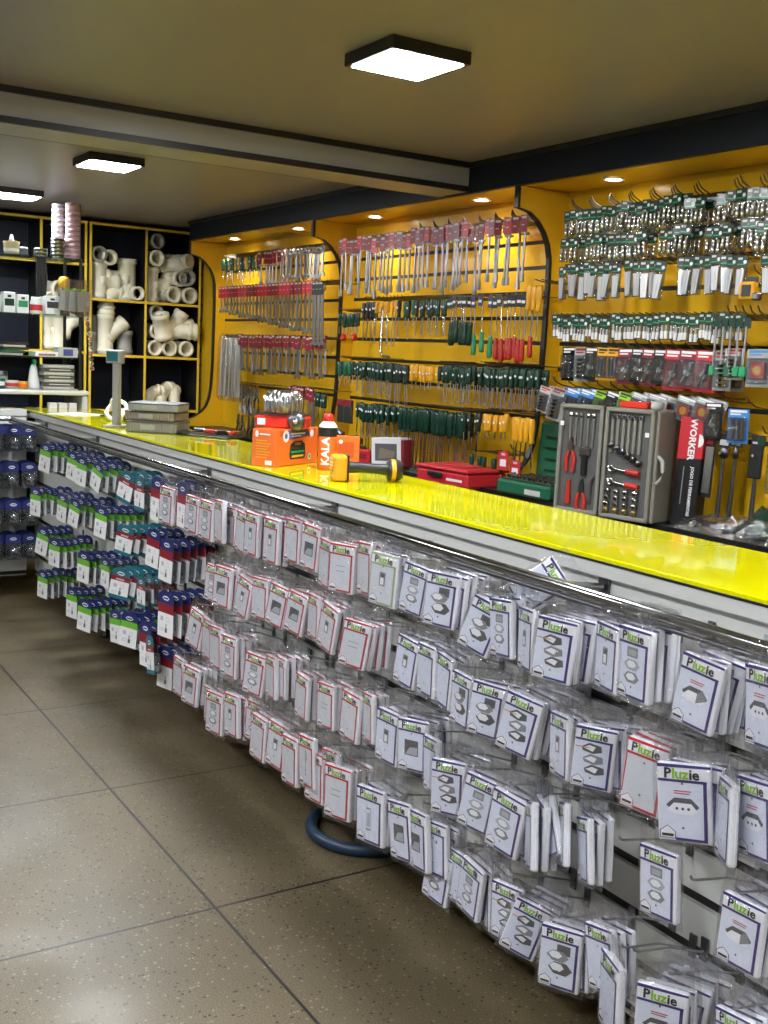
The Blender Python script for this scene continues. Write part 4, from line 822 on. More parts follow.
# stacked organiser boxes
for i, (w_, d_, h_, dx, a, l) in enumerate(((.25, .19, .055, 0, .02, 'bottom grey organiser box of the stack beside the price display post'), (.25, .18, .045, -.015, -.05, 'middle grey organiser box of the stack, under the darker box'), (.24, .18, .040, .01, .06, 'top grey organiser box of the stack on the counter'))):
    b = MB(); b.box((0, 0, h_/2), (w_, d_, h_-.001), ('grey_plastic', 'pic_brown', 'pic_mid')[i], .004); li = MB(); li.box((0, 0, h_-.006), (w_+.004, d_+.004, .007), 'dark_steel', .001)
    for k in range(5): li.box((-w_*.4+k*w_*.2, -d_/2-.002, h_*.45), (.004, .004, h_*.7), 'pic_mid')
    la = MB(); la.rect(-.05, .02, h_*.25, h_*.7, -d_/2-.0045, 'grey_light')
    thing('organiser_box', l, 'box', [('tray', b, [('label_patch', la)]), ('lid', li)], (-4.97+dx, 1.85, CZ+sum((.056, .046, .041)[:i])), (0, 0, math.radians(48)+a), 'stacked organiser boxes')
# price display post
b = MB(); b.box((0, 0, .006), (.10, .10, .012), 'grey_light', .003); p = MB(); p.box((0, 0, .17), (.035, .03, .33), 'grey_light', .003)
hd = MB(); hd.box((-.01, 0, .345), (.085, .04, .066), 'grey_light', .005); sc = MB(); sc.rect(-.046, .015, .322, .368, -.0206, 'lcd')
thing('price_display', 'grey display post with a small teal screen standing on the counter', 'display', [('base', b), ('post', p), ('head', hd, [('screen', sc)])], (-5.24, 1.735, CZ), (0, 0, math.radians(42)))
# dark mat with tools at the counter's back
b = MB(); b.box((0, 0, .004), (.34, .13, .006), 'black', .002); b.box((-.10, 0, .010), (.16, .12, .004), 'dark_steel', .001, (0, .08, 0))
thing('display_tray', 'thin black tray at the back of the counter holding small tools', 'tray', b, (-4.74, 2.0, CZ), (0, 0, math.radians(30)))
for i, (x, y, k) in enumerate(((-4.80, 1.99, 'dark_steel'), (-4.72, 2.01, 'tool_red'), (-4.68, 2.05, 'pink'), (-4.64, 2.03, 'black'), (-4.62, 2.08, 'tool_red'))):
    b = MB(); b.box((0, 0, .012), (.055, .022, .02), k, .005); c = MB(); c.tube([(.02, 0, .014), (.07, .006, .012)], .006, 'steel', 6)
    thing('small_tool', f'small tool with coloured grip on the black tray, {nth(i+1)} from the far end', 'tool', [('grip', b), ('shank', c)], (x, y, CZ+.012), (0, 0, .5+.4*i))
# white coil of pipe and dark clutter at the far end of the counter
b = MB(); b.tube([(.055*math.cos(a), .02*math.sin(3*a), .06+.055*math.sin(a)) for a in [2*pi*i/24 for i in range(25)]], .012, 'white', 8)
thing('hose_coil', 'white coiled hose standing on the far part of the counter', 'hose', b, (-5.62, 1.86, CZ), (0, 0, .6))
b = MB(); b.box((0, 0, .02), (.16, .10, .04), 'black', .006); c = MB(); c.box((0, -.01, .05), (.12, .06, .02), 'white_dim', .004); d = MB(); d.tube([(-.08, 0, .02), (-.14, -.03, .015), (-.2, 0, .01)], .007, 'black', 6)
thing('label_printer', 'low black and white device with a cable, behind the white coil', 'device', [('housing', b), ('lid', c), ('cable', d)], (-5.75, 1.97, CZ), (0, 0, .5))
b = MB(); b.box((0, 0, .002), (.20, .24, .004), 'white'); thing('paper_sheet', 'white sheet of paper lying on the far part of the yellow counter', 'paper', b, (-6.15, 1.80, CZ), (0, 0, .5))
# ================================================================== things on the low bench
BZ = .9305
b = MB(); b.box((0, 0, .035), (.36, .26, .07), 'red', .012); li = MB(); li.box((0, 0, .078), (.37, .27, .016), 'red', .006); li.box((-.02, 0, .089), (.22, .12, .006), 'red', .003); ha = MB(); ha.box((-.03, -.14, .05), (.10, .012, .025), 'black', .004); tx = MB(); tx.rect(.04, .15, .028, .040, -.1305, 'white')
thing('red_toolbox', 'flat red plastic tool case lying on the bench behind the counter', 'tool case', [('body', b), ('lid', li), ('latch', ha), ('lettering', tx)], (-4.10, 3.02, BZ-.01), (0, 0, math.radians(6)))
# white boxed set with a dark window
b = MB(); b.box((0, 0, .075), (.19, .09, .15), 'white', .003); c = MB(); c.rect(-.07, .07, .03, .12, -.0456, 'pic_dark'); c.poly([(-.05, .04), (.05, .05), (.06, .08), (-.04, .10)], -.0459, 'pic_brown'); d = MB(); d.box((.105, 0, .07), (.02, .09, .14), 'dark_red', .002)
thing('boxed_tool_set', 'white boxed tool set with dark window on the bench', 'box', [('carton', b), ('window', c), ('side_flap', d)], (-4.78, 3.06, BZ+.0), (0, -.06, math.radians(22)))
b = MB(); b.box((0, 0, .035), (.12, .06, .07), 'red', .004); c = MB(); c.rect(-.04, .04, .02, .05, -.0305, 'dark_red'); thing('red_box', 'small red box on the bench to the side of the white boxed set', 'box', [('carton', b), ('front_print', c)], (-4.98, 3.01, BZ), (0, 0, .4))
b = MB(); b.box((0, 0, .10), (.06, .16, .05), 'black', .010, (0, .5, 0)); b.box((.05, 0, .04), (.07, .07, .08), 'black', .010); c = MB(); c.tube([(-.06, 0, .13), (-.11, 0, .155)], [.022, .014], 'dark_steel', 10); d = MB(); d.box((.055, 0, .012), (.08, .08, .02), 'black', .004)
thing('power_drill', 'black power tool standing on the bench behind the work light', 'power tool', [('body', b), ('chuck', c), ('battery', d)], (-5.13, 3.02, BZ+.05), (0, 0, .5)); bpy.data.objects['power_drill'].location.z = BZ
# open green tool case
b = MB(); b.box((0, 0, .03), (.34, .24, .06), 'tool_green', .010); tr = MB(); tr.box((0, 0, .062), (.31, .21, .008), 'dark_green', .002)
sks = []
for i in range(9):
    for j in range(4): sk = MB(); sks.append(('socket', sk)); sk.cyl((-.135+.034*i, -.075+.048*j, .066), .008+.002*((i+j) % 3), .014+.004*((i*j) % 3), 'chrome', 8)
li = MB(); li.box((0, .125, .19), (.33, .035, .25), 'tool_green', .010, (-.08, 0, 0))
for z in (.10, .15, .20, .25): li.box((-.05, .098, z), (.10, .008, .010), 'dark_green', .002)
hd = MB(); hd.box((0, .135, .325), (.10, .02, .025), 'dark_green', .005); lb = MB(); lb.rect(.02, .12, .012, .035, -.1206, 'white_dim')
thing('green_tool_case', 'open green socket tool case with upright lid on the bench', 'tool case', [('body', b), ('tray', tr, sks), ('lid', li, [('handle', hd)]), ('sticker', lb)], (-3.61, 3.10, BZ), (0, 0, math.radians(2)))
# large grey case standing open like a book
def tool_case():
    H = .42; parts = []
    def shell(x0, x1, d):
        m = MB(); w_ = x1-x0; cx = (x0+x1)/2; t = .016
        m.box((cx, d-.005, H/2), (w_, .010, H), 'grey_plastic', .002); m.box((x0+t/2, d/2, H/2), (t, d, H), 'grey_plastic', .004); m.box((x1-t/2, d/2, H/2), (t, d, H), 'grey_plastic', .004)
        m.box((cx, d/2, t/2), (w_, d, t), 'grey_plastic', .004); m.box((cx, d/2, H-t/2), (w_, d, t), 'grey_plastic', .004); m.box((cx, .022, H/2), (w_-2*t, .010, H-2*t), 'case_inside', .001); return m
    L = shell(-.205, -.004, .09); Rr = shell(.004, .215, .20)
    out = MB(); out.box((.222, .11, H/2), (.016, .19, H), 'grey_plastic', .007, seg=2)
    hn = MB(); hn.tube([(.232, .02, H*.36), (.25, .02, H*.40), (.254, .02, H*.48), (.25, .02, H*.56), (.232, .02, H*.60)], .008, 'grey_light', 8)
    la = MB(); la.box((-.212, .04, H*.40), (.014, .03, .05), 'grey_light', .003); la.box((-.212, .04, H*.72), (.012, .03, .03), 'grey_light', .003)
    st = MB(); st.rect(-.195, -.178, H*.80, H*.84, -.0008, 'white'); st.rect(.182, .199, H*.76, H*.80, -.0008, 'white')
    # tools held in the leaf
    tools = []
    def add(n, m): tools.append((n, m))
    for i, x in enumerate((-.155, -.13, -.105, -.075, -.05)):
        m = MB(); m.tube([(x, .012, H*.62), (x, .012, H*.90)], .0055, 'steel', 6); m.lathe([(0, 0), (.009, .002), (.009, .02), (0, .022)], 'chrome', (x, .012, H*.88), 8); add('extension_bar', m)
    for x, z in ((-.145, H*.46), (-.085, H*.08)):
        m = MB()
        for s in (-1, 1): m.tube([(x+s*.006, .010, z+.05), (x+s*.018, .010, z+.02), (x+s*.014, .010, z-.035)], [.006, .009, .007], 'tool_red', 8)
        m.extrude([(x-.012, z+.045), (x+.012, z+.045), (x+.010, z+.075), (x+.002, z+.10), (x-.002, z+.10), (x-.010, z+.075)], .004, .014, 'dark_steel'); add('pliers', m)
    m = MB(); m.tube([(-.145, .010, H*.08), (-.145, .010, H*.30)], [.012, .008], 'tool_red', 8); add('red_driver', m)
    m = MB(); m.tube([(-.08, .010, H*.36), (-.08, .010, H*.54)], .013, 'black', 8); m.box((-.08, .010, H*.57), (.05, .014, .03), 'dark_steel', .004); add('hammer', m)
    m = MB(); m.tube([(-.045, .010, H*.10), (-.045, .010, H*.32), (-.03, .010, H*.36)], .006, 'steel', 6); add('hook_key', m)
    for i in range(6):
        x = .035+.024*i; m = MB(); m.tube([(x, .012, H*.60), (x, .012, H*.90)], .007, 'grey_plastic', 6); m.lathe([(.005, -.003), (.011, -.003), (.011, .003), (.005, .003), (.005, -.003)], 'dark_steel', (x, .010, H*.92), 10, Matrix.Rotation(pi/2, 4, 'X')); add('wrench', m)
    for i in range(6):
        x = .030+.024*i; m = MB(); m.lathe([(0, 0), (.010, .001), (.010, .024), (.006, .026), (0, .026)], 'dark_steel', (x, .006, H*(.64-.028*i)), 8, Matrix.Rotation(.7, 4, 'Y')); add('socket', m)
    for z, l in ((H*.45, .075), (H*.33, .085)):
        m = MB(); m.lathe([(.006, -.005), (.015, -.005), (.015, .005), (.006, .005), (.006, -.005)], 'chrome', (.045, .006, z), 12, Matrix.Rotation(pi/2, 4, 'X')); m.tube([(.058, .008, z), (.12, .008, z-.006)], .006, 'chrome', 8); m.tube([(.11, .008, z-.005), (.165, .008, z-.010)], .011, 'tool_red', 8); add('ratchet', m)
    for r_ in range(4):
        for c_ in range(4):
            m = MB(); x = .035+.040*c_; z = H*(.25-.058*r_); k = 'chrome' if r_ < 3 else 'brass_tin'
            m.lathe([(.004, 0), (.009, 0), (.009, .016), (.004, .016)], k, (x, .014, z), 10, Matrix.Rotation(pi/2, 4, 'X')); m.tube([(x, .010, z-.012), (x, .010, z-.002)], .004, k, 6); add('socket', m)
    lt_ = [t for t in tools if t[1].v[0].x < 0]; rt_ = [t for t in tools if t[1].v[0].x >= 0]
    return [('leaf', L, [('latch', la), ('sticker', st)]+lt_), ('case_half', Rr, [('outer_cover', out), ('handle', hn)]+rt_)]
thing('tool_case', 'large grey tool case standing open like a book with red-handled tools', 'tool case', tool_case(), (-3.05, 2.90, .9305), (0, 0, math.radians(14)))
b = MB(); b.box((0, 0, .012), (.12, .05, .024), 'bright_red', .004); c = MB(); c.lathe([(0, 0), (.022, 0), (.024, .01), (.02, .03), (0, .032)], 'grey_light', (.09, 0, 0), 12)
thing('small_red_tool', 'small red and grey tool lying on top of the grey case', 'tool', [('body', b), ('cap', c)], (-2.975, 2.99, .9305+.4205), (0, 0, .2))
# tall red and black carton
b = MB(); b.box((0, 0, .20), (.096, .07, .40), 'black', .002); r_ = MB(); r_.extrude([(-.0483, .245), (.0483, .255), (.0483, .4005), (-.0483, .4005)], -.0355, .0355, 'red')
tx = MB(); RM = Matrix.Rotation(pi/2, 4, 'Y'); tx.text('WORKER', (.004, -.0362, .322), .036, 'white', RM); tx.poly([(.030+.020*math.cos(a), .320+.024*math.sin(a)) for a in [-pi/2+pi*i/8 for i in range(9)]], -.0362, 'white')
tx.text('JOGO DE FERRAMENTAS', (.018, -.0357, .130), .0165, 'white', RM); tx.rect(-.018, -.014, .08, .22, -.0357, 'pic_mid')
thing('carton', 'tall red and black carton with white upright lettering beside the grey case', 'box', [('box', b, [('lettering', tx)]), ('red_sleeve', r_)], (-2.785, 3.10, BZ), (0, .035, math.radians(16)))
# crumpled clear bag of metal parts and green cloth on the bench
def lumps(w_, d_, h_, k, seed, nx=14, ny=7):
    r = random.Random(seed); m = MB(); V = []
    for j in range(ny+1):
        for i in range(nx+1):
            u, v = i/nx*2-1, j/ny*2-1; e = max(0, 1-abs(u)**3)*max(0, 1-abs(v)**2.5)
            V.append((u*w_/2+r.uniform(-.006, .006), v*d_/2+r.uniform(-.006, .006), .002+h_*e*r.uniform(.65, 1.1)))
    n = len(V); V += [(x, y, 0) for x, y, z in V]; F = []
    for j in range(ny):
        for i in range(nx):
            a = j*(nx+1)+i; F += [(a, a+1, a+nx+2, a+nx+1), (n+a, n+a+nx+1, n+a+nx+2, n+a+1)]
    for i in range(nx): F += [(i, n+i, n+i+1, i+1), (ny*(nx+1)+i, ny*(nx+1)+i+1, n+ny*(nx+1)+i+1, n+ny*(nx+1)+i)]
    for j in range(ny): a = j*(nx+1); F += [(a, a+nx+1, n+a+nx+1, n+a), (a+nx, n+a+nx, n+a+2*nx+1, a+2*nx+1)]
    return m.add(V, F, k, k != 'film')
b = lumps(.62, .16, .075, 'film', 3, 22, 8); mp = []; r = random.Random(5)
for i in range(16): c = MB(); mp.append(('metal_part', c)); x = r.uniform(-.27, .27); y = r.uniform(-.05, .05); a = r.uniform(0, 3); c.tube([(x, y, .014), (x+.05*math.cos(a), y+.03*math.sin(a), .022)], .009, ('steel', 'grey_light', 'black')[i % 3], 6)
thing('parts_bag', 'crumpled clear bag of metal parts lying along the bench behind the counter', 'bag', [('clear_bag', b)]+mp, (-2.47, 3.06, BZ))
thing('green_cloth', 'folded dark green cloth lying behind the clear bag of parts', 'cloth', lumps(.44, .13, .125, 'dark_green', 9), (-2.40, 3.20, BZ))
# ================================================================== black shelves with yellow edging and pipe fittings
SX = -7.9
def shelf_unit(y0, y1, posts, levels, label):
    bd = MB(); bd.box((SX-.33, (y0+y1)/2, 1.17), (.02, y1-y0, 2.34), 'navy')
    for z in levels: bd.box((SX-.16, (y0+y1)/2, z), (.33, y1-y0, .018), 'black')
    for y in posts: bd.box((SX-.16, y, 1.17), (.33, .018, 2.34), 'black')
    pr = [('carcass', bd)]
    for y in posts: pr.append(('edge_strip', MB().box((SX+.004, y, 1.17), (.008, .018, 2.34), 'yellow_trim')))
    for z in levels: pr.append(('edge_strip', MB().box((SX+.0045, (y0+y1)/2, z), (.009, y1-y0, .018), 'yellow_trim')))
    return thing('shelf_unit', label, 'shelves', pr)
shelf_unit(2.40, 3.26, (2.41, 2.825, 3.25), (.02, .55, 1.01, 1.41, 1.81, 2.345), 'black pipe-fitting shelves with yellow edging beside the tool wall')
shelf_unit(-.6, 2.385, (-.59, .4, 1.2, 2.06, 2.375), (.02, .55, 1.01, 1.425, 2.05, 2.345), 'wider black shelves with yellow edging behind the glass stand')
struct('wall_panel', MB().box((-8.3, .2, 1.2), (.05, 6.2, 2.38), 'black'))
LV = {'m': 1.42, 'u': 1.82, 'b': 1.02}
def pipe(m, p0, p1, r, k='pvc', n=16):            # hollow pipe with a thicker socket at each end
    p0, p1 = Vector(p0), Vector(p1); d = p1-p0; L = d.length; Q = d.to_track_quat('Z', 'Y').to_matrix().to_4x4(); w_ = r*.13; s = min(.035, L*.32)
    m.lathe([(r*.80, 0), (r+w_, 0), (r+w_, s), (r, s+.006), (r, L-s-.006), (r+w_, L-s), (r+w_, L), (r*.80, L), (r*.80, 0)], k, p0, n, Q)
def fitting(kind, r, k='pvc'):
    m = MB()
    if kind == 'coupling': pipe(m, (0, 0, 0), (0, 0, r*3.2), r, k)
    elif kind == 'tee': pipe(m, (0, 0, 0), (0, 0, r*4.6), r, k); pipe(m, (0, 0, r*2.3), (0, r*2.6, r*2.3), r*.95, k)
    elif kind == 'wye': pipe(m, (0, 0, 0), (0, 0, r*5), r, k); pipe(m, (0, 0, r*1.9), (0, r*2.5, r*4.2), r*.92, k)
    elif kind == 'elbow':
        m.tube([(0, 0, 0), (0, 0, r*1.6), (0, r*.35, r*2.4), (0, r*1.1, r*2.9), (0, r*2.0, r*3.0)], r, k, 16, False); pipe(m, (0, 0, 0), (0, 0, r*1.1), r*1.05, k); pipe(m, (0, r*1.5, r*3.0), (0, r*2.7, r*3.0), r*1.05, k)
    elif kind == 'ring': pipe(m, (0, 0, 0), (0, 0, r*1.4), r, k)
    return m
def put(kind, r, x, y, z, rot, label, k='pvc', name='pipe_fitting'):
    m = fitting(kind, r, k); E_ = Euler(rot).to_matrix(); P = [E_ @ v for v in m.v]; x += SX
    posts = (1.2, 2.06, 2.385, 2.41, 2.825, 3.25); lo = max(p for p in posts if p < y)+.011; hi = min(p for p in posts if p > y)-.012   # keep it inside its cell
    b0, b1 = min(p.y for p in P), max(p.y for p in P); y = max(y, lo-b0); y = min(y, hi-b1) if hi-lo > b1-b0 else (lo+hi-b0-b1)/2
    x = max(x, SX-.315-min(p.x for p in P)); lv = [q for q in ((.02, .55, 1.01, 1.41, 1.81) if y > 2.39 else (.02, .55, 1.01, 1.425, 2.05)) if q < z+.02]
    z = max(z, lv[-1]+.0095-min(p.z for p in P))
    return thing(name, label, 'pipe fitting', m, (x, y, z), rot, 'pipe fittings on the black shelves')
FR = (0, pi/2, 0)      # lying with the mouth toward the room
def lying(kind, r, y, z, label, k='pvc', a=0): return put(kind, r, -.17, y, z+r*1.14, (0, pi/2, a), label, k)
U, Mm, Bb = LV['u'], LV['m'], LV['b']
# upper left cell
put('tee', .058, -.10, 2.50, U, (0, 0, 0), 'cream pipe tee standing in the upper cell next to the shelf post')
lying('coupling', .052, 2.455, U+.255, 'grey pipe coupling lying on top of the standing tee', 'pvc_grey'); lying('coupling', .050, 2.56, U+.24, 'cream pipe coupling lying open-mouthed above the standing tee')
put('tee', .066, -.12, 2.72, U, (0, 0, pi), 'large cream pipe tee standing in the middle of the upper cell'); put('coupling', .066, -.24, 2.63, U, (0, 0, 0), 'cream coupling standing behind the large tee')
put('ring', .046, -.04, 2.775, U+.052, FR, 'small cream pipe ring leaning on the large tee, mouth to the room')
# upper right cell
for i, (kd, r, y, z, a, l, k) in enumerate((('tee', .056, 2.89, U, None, 'cream pipe tee standing at the post in the upper corner cell', 'pvc'), ('coupling', .054, 2.885, U+.26, .1, 'cream coupling lying above the corner-cell tee', 'pvc'), ('coupling', .05, 2.87, U+.39, .2, 'grey coupling topmost in the corner cell', 'pvc_grey'), ('elbow', .052, 3.00, U+.23, .3, 'cream elbow heaped in the centre of the corner cell', 'pvc'), ('coupling', .056, 3.03, U, .1, 'cream coupling low in the corner cell', 'pvc'), ('coupling', .056, 3.165, U, .1, 'cream coupling lying at the outer end of the corner cell', 'pvc'), ('coupling', .054, 3.05, U+.125, .3, 'cream coupling second up in the corner cell', 'pvc'), ('coupling', .058, 3.165, U+.13, -.1, 'grey-white coupling stacked at the outer end of the corner cell', 'pvc_grey'), ('tee', .05, 3.09, U+.26, .5, 'cream tee on top of the corner-cell heap', 'pvc'))):
    if a is None: put(kd, r, -.10, y, z, (0, 0, .2), l, k)
    else: lying(kd, r, y, z, l, k, a)
# middle left cell
put('wye', .058, -.10, 2.555, Mm, (0, 0, 0), 'cream wye fitting standing below another in the middle cell'); put('wye', .056, -.24, 2.55, Mm+.0, (0, 0, -.2), 'cream wye fitting standing behind the front one in the middle cell')
put('elbow', .055, -.11, 2.565, Mm+.292, (0, 0, .1), 'cream elbow balanced on the standing wye')
put('coupling', .05, -.20, 2.455, Mm, (0, 0, 0), 'cream coupling standing next to the shelf post in the middle cell'); put('coupling', .056, -.14, 2.715, Mm, (0, 0, 0), 'dull grey coupling standing alone in the middle cell', 'pvc_grey')
# middle right cell
for kd, r, y, z, a, l, k in (('coupling', .052, 2.895, Mm, .1, 'cream coupling lying lowest at the post in the middle corner cell', 'pvc'), ('coupling', .054, 3.015, Mm, .05, 'cream coupling lying second along the middle corner cell', 'pvc'), ('coupling', .054, 3.14, Mm, .1, 'cream coupling lying at the outer end of the middle corner cell', 'pvc'), ('coupling', .05, 2.885, Mm+.27, .2, 'grey coupling wedged high at the post in the middle corner cell', 'pvc_grey'), ('coupling', .05, 2.89, Mm+.13, .2, 'cream coupling second up at the post in the middle corner cell', 'pvc'), ('elbow', .056, 3.13, Mm+.13, -.2, 'cream elbow resting at the outer end of the middle corner cell', 'pvc')):
    lying(kd, r, y, z, l, k, a)
put('coupling', .062, -.03, 2.98, Mm+.13, (.25, .25, 0), 'long cream pipe leaning upright in the middle corner cell', 'pvc'); put('wye', .052, -.08, 3.03, Mm+.12, (-.5, .2, 0), 'cream wye fitting slanting in the middle corner cell')
# bottom right cell
for i, (y, r) in enumerate(((2.90, .045), (3.0, .05), (3.11, .045))): put('elbow', r, -.12, y, Bb, (pi/2*0, 0, .6*i), f'cream elbow in the lowest corner cell, {nth(i+1)} from the post')
# left shelves behind the stand
lying('coupling', .06, 2.13, 1.79, 'cream coupling lying high behind the spray bottle', 'pvc', .3)
put('tee', .058, -.10, 2.13, 1.436, (0, 0, 0), 'cream pipe tee standing on the wide shelves near their last post'); put('wye', .055, -.08, 2.25, 1.436, (0, 0, .2), 'cream wye fitting standing on the wide shelves beside the tee'); lying('coupling', .056, 2.10, 1.72, 'cream coupling stacked over the tee on the wide shelves'); lying('coupling', .058, 2.29, 1.73, 'grey-mouthed coupling stacked at the last post of the wide shelves', 'pvc_grey')
# ================================================================== white desk and glass stand at the far end
b = MB(); b.box((-6.935, 1.25, 1.185), (.44, 1.60, .03), 'white_laminate', .012, seg=2); l1 = MB(); l1.box((-6.93, 2.03, .585), (.40, .035, 1.17), 'white_laminate', .008); l2 = MB(); l2.box((-6.93, .48, .585), (.40, .035, 1.17), 'white_laminate', .008); sh = MB(); sh.box((-6.93, 1.25, 1.04), (.40, 1.50, .02), 'white_laminate')
thing('white_desk', 'white desk with rounded edges at the far end of the yellow counter', 'desk', [('desktop', b), ('side_panel', l1), ('side_panel', l2), ('shelf', sh)])
DZ = 1.2005; GX0, GX1 = -7.10, -6.74
st = []
for x in (GX0+.01, GX1-.01):
    for y in (.52, 2.0): st.append(('post', MB().box((x, y, DZ+.40), (.016, .016, .80), 'black')))
for z, k in ((2.0, 'glass'), (1.655, 'glass'), (1.40, 'glass')): st.append(('glass_shelf', MB().box(((GX0+GX1)/2, 1.26, z-.005), (GX1-GX0, 1.52, .009), k)))
thing('glass_stand', 'open stand of glass shelves on black posts on the white desk', 'display stand', st)
ZT = 2.0002
def tin(r, h, col, band, n=18):
    b = MB(); b.lathe([(0, 0), (r, 0), (r, h*.96), (r*.96, h)], col, n=n); b.lathe([(r*.96, h), (0, h)], 'pic_light', n=n); c = MB(); c.lathe([(r*1.01, h*.30), (r*1.015, h*.32), (r*1.015, h*.68), (r*1.01, h*.70)], band, n=n); return b, c
tp = [tin(.046, .0295, 'pale_pink', 'pink'), tin(.036, .0295, 'pic_light', 'grey_plastic')]
P1 = proto('tape_roll', 'tape roll', tp[0][0], [('wrapper_band', tp[0][1])]); P2 = proto('tape_roll', 'tape roll', tp[1][0], [('wrapper_band', tp[1][1])])
t3 = tin(.042, .022, 'chrome', 'black'); P3 = proto('tin', 'tin', t3[0], [('label_band', t3[1])])
t4 = tin(.034, .05, 'white', 'pic_dark'); P4 = proto('pot', 'pot', t4[0], [('label_band', t4[1])])
for i in range(11): place(P1, TR(-6.80, 1.965, ZT+.03*i), f'pink tape roll, {nth(i+1)} from the bottom of the tall front stack on the glass stand', 'tall stack of tape rolls')
for i in range(11): place(P2, TR(-6.91, 1.905, ZT+.03*i), f'pale tape roll, {nth(i+1)} from the bottom of the stack behind the pink rolls', 'rear stack of tape rolls')
for i in range(5): place(P3, TR(-6.79, 1.87, ZT+.0225*i), f'flat silver tin, {nth(i+1)} from the bottom of the stack beside the pink rolls', 'silver tins on the glass stand')
for i in range(2): place(P3, TR(-6.80, 1.77, ZT+.0225*i), f'flat silver tin, {("lower", "upper")[i]} of the short pair beside the tan tub', 'silver tins on the glass stand')
for i in range(4): place(P4, TR(-6.80, 1.48, ZT+.051*i), f'white pot with dark band, {nth(i+1)} from the bottom of its column on the glass stand', 'white pots on the glass stand', 1-.10*i)
b = MB(); b.lathe([(0, 0), (.042, 0), (.046, .06), (.048, .062), (.048, .07), (0, .071)], 'tan_tub', n=18); c = MB(); c.lathe([(.0, .071), (.020, .071), (.012, .085), (.008, .11), (0, .112)], 'white_dim', n=10); d = MB(); d.lathe([(.0432, .012), (.0455, .03)], 'white', n=18)
thing('tub', 'tan tub with a crumpled bag in it on the top glass shelf', 'tub', [('body', b), ('bag', c), ('label_band', d)], (-6.80, 1.60, ZT))
b = MB(); b.box((0, 0, .025), (.06, .05, .05), 'black', .004); thing('black_box', 'small black box between the tan tub and the silver tins', 'box', b, (-6.90, 1.69, ZT))
Z2 = 1.6552
def carton(w_, d_, h_, col, band): 
    a = MB(); a.box((0, 0, h_/2), (w_, d_, h_), col, .002); c = MB(); c.box((.001, 0, h_*.5), (w_+.001, d_*.8, h_*.35), band); c.box((.001, 0, h_*.8), (w_+.001, d_*.3, h_*.12), 'ink'); return [('carton', a), ('printed_band', c)]
for i, (y, w_, h_, c1, c2) in enumerate(((1.50, .05, .10, 'white', 'tool_green'), (1.585, .05, .12, 'white', 'dark_green'), (1.665, .05, .11, 'white', 'tool_green_light'))):
    thing('carton', f'small white carton with green print on the middle glass shelf, {nth(i+1)} from the outer side', 'box', carton(.06, .07, h_, c1, c2), (-6.83, y, Z2), (0, 0, .1), 'white cartons on the glass stand')
b = MB(); b.lathe([(0, 0), (.038, 0), (.038, .07), (.03, .085), (.03, .10), (0, .10)], 'white', n=16); c = MB(); c.lathe([(.0385, .02), (.0385, .055)], 'red', n=16)
thing('bottle', 'white bottle with a red label on the middle glass shelf', 'bottle', [('body', b), ('label_band', c)], (-6.80, 1.745, Z2))
thing('carton', 'white carton with bold black print on the middle glass shelf', 'box', carton(.07, .09, .11, 'white', 'ink'), (-6.80, 1.835, Z2), (0, -.12, .1))
b = MB(); b.lathe([(0, 0), (.034, 0), (.036, .02), (.034, .13), (.014, .15), (.014, .17)], 'dark_steel', n=14); c = MB(); c.lathe([(.018, .165), (.034, .172), (.036, .21), (.026, .235), (0, .24)], 'tool_yellow', n=14)
thing('spray_bottle', 'dark bottle with a big yellow cap on the middle glass shelf', 'bottle', [('body', b), ('cap', c)], (-6.86, 1.93, Z2))
b = MB()
for k in range(5): b.tube([(0, -.02+.01*k, .25), (.01, -.03+.015*k, .12), (.0, -.025+.012*k, .0)], .008, 'black', 6)
thing('valve_bunch', 'bunch of black valves hanging over the middle glass shelf', 'valves', b, (-6.90, 1.80, Z2+.11))
hk = MB(); hk.box((0, 0, -.11), (.012, .15, .22), 'film'); ii = MB(); ii.box((0, .0, -.13), (.006, .11, .12), 'grey_light', .002); ii.box((.004, -.01, -.06), (.003, .05, .012), 'lime')
for i in range(3): thing('hanging_pack', f'clear hanging pack of fittings at the glass stand corner, {nth(i+1)} from the outside', 'pack', [('clear_bag', hk), ('contents', ii)], (-6.71+.02*i, 1.93+.035*i, 1.87), (.1*(i-1), .1, .3*i), 'hanging packs on the glass stand')
# chain of caps hanging at the stand's corner post
b = MB()
for i in range(14): b.lathe([(.006, -.004), (.014, -.004), (.014, .004), (.006, .004), (.006, -.004)], ('steel', 'pink', 'dark_steel')[i % 3], (.004*(i % 2), .003*i, -.03*i), 10, Matrix.Rotation(pi/2, 4, 'Y'))
thing('cap_chain', 'strand of small caps hanging at the corner post of the glass stand', 'strand', b, (-6.70, 2.02, 1.73))
Z3 = 1.4002
for i in range(5):
    b = MB(); b.box((0, 0, .008), (.22, .16-.01*(i % 2), .014), ('grey_light', 'tool_green', 'dark_steel', 'white_dim', 'dark_steel')[i], .003); thing('flat_pack', f'flat folded pack, {nth(i+1)} from the bottom of the pile on the lower glass shelf', 'pack', b, (-6.88, 1.58+.01*(i % 3), Z3+.0165*i), (0, 0, .1*i), 'pile of flat packs')
b = MB(); b.box((0, 0, .015), (.16, .14, .03), 'white', .003); c = MB(); c.box((.002, 0, .012), (.16, .10, .012), 'pink'); thing('carton', 'flat white carton with pink print on the lower glass shelf', 'box', [('carton', b), ('printed_band', c)], (-6.84, 1.80, Z3))
b = MB(); b.box((0, 0, .03), (.12, .12, .06), 'white_dim', .003); c = MB(); c.box((.002, .0, .03), (.12, .06, .04), 'box_blue'); thing('carton', 'pale carton with a blue panel at the inner end of the lower glass shelf', 'box', [('carton', b), ('printed_panel', c)], (-6.84, 1.935, Z3))
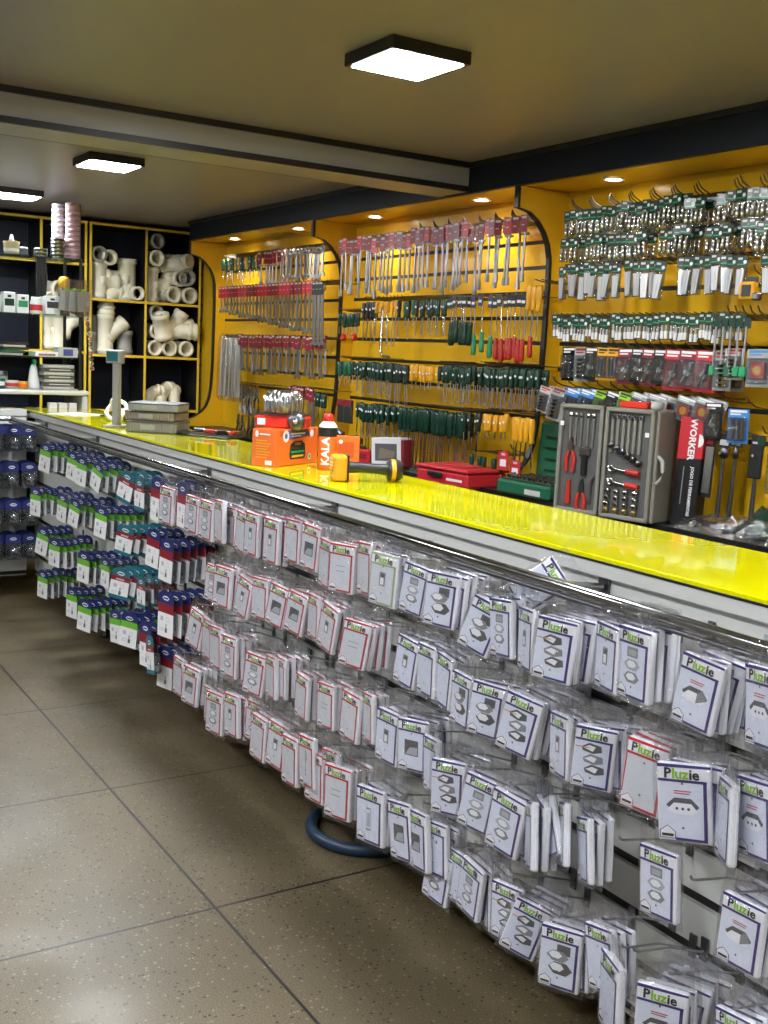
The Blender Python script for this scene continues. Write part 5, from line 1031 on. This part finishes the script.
# on the white desk
b = MB(); b.lathe([(0, 0), (.035, 0), (.038, .02), (.02, .13), (.012, .15)], 'white', n=14); c = MB(); c.box((.012, 0, .165), (.05, .02, .03), 'tool_green_light', .005)
thing('spray_bottle', 'white spray bottle with a green trigger on the desk', 'bottle', [('body', b), ('trigger', c)], (-6.84, 1.74, DZ))
for i in range(7):
    b = MB(); b.box((0, 0, .011), (.10, .19, .021), ('grey_light', 'dark_steel')[i % 2], .003); c = MB(); c.box((.051, 0, .012), (.002, .13, .007), 'white_dim'); thing('flat_box', f'flat grey box, {nth(i+1)} from the bottom of the pile on the white desk', 'box', [('case', b), ('label_strip', c)], (-6.80, 1.87+(.004 if i % 2 else 0), DZ+.022*i), (0, 0, .03*(i % 3)), 'pile of flat grey boxes')
for i, (y, r, h_, c1, c2, l) in enumerate(((1.46, .035, .09, 'white', 'box_blue', 'white jar with a blue band at the outer end of the desk'), (1.53, .03, .06, 'tool_green', 'white', 'small green pot on the desk'), (1.60, .04, .05, 'white_dim', 'tool_red', 'low pale pot with a red band on the desk'), (1.66, .035, .045, 'tool_yellow', 'orange', 'low yellow pot on the desk beside the spray bottle'), (1.56, .042, .10, 'dark_steel', 'grey_light', 'dark round tin behind the small pots on the desk'))):
    a, c = tin(r, h_, c1, c2); thing('jar', l, 'jar', [('body', a), ('label_band', c)], (-6.80 if i < 4 else -6.92, y, DZ))
# under the desk top, at counter height
for i, y in enumerate((1.46, 1.56, 1.66, 1.75)):
    b = lumps(.14, .09, .04, ('tool_green', 'grey_light', 'dark_green', 'white_dim')[i], 20+i, 8, 6); thing('small_parts_bag', f'small bag of fittings on the desk shelf, {nth(i+1)} from the outer end', 'bag', b, (-6.84, y, 1.0505), (0, 0, .3*i), 'bags on the desk shelf')
for i, y in enumerate((1.84, 1.90, 1.96)):
    b = MB(); b.box((0, 0, .035), (.05, .05, .07), 'white', .003); c = MB(); c.box((.001, 0, .022), (.051, .051, .03), 'tool_yellow'); thing('carton', f'small white and yellow carton under the desk top, {nth(i+1)} along', 'box', [('carton', b), ('printed_band', c)], (-6.79, y, 1.0505), (0, 0, .1*i), 'small cartons under the desk top')
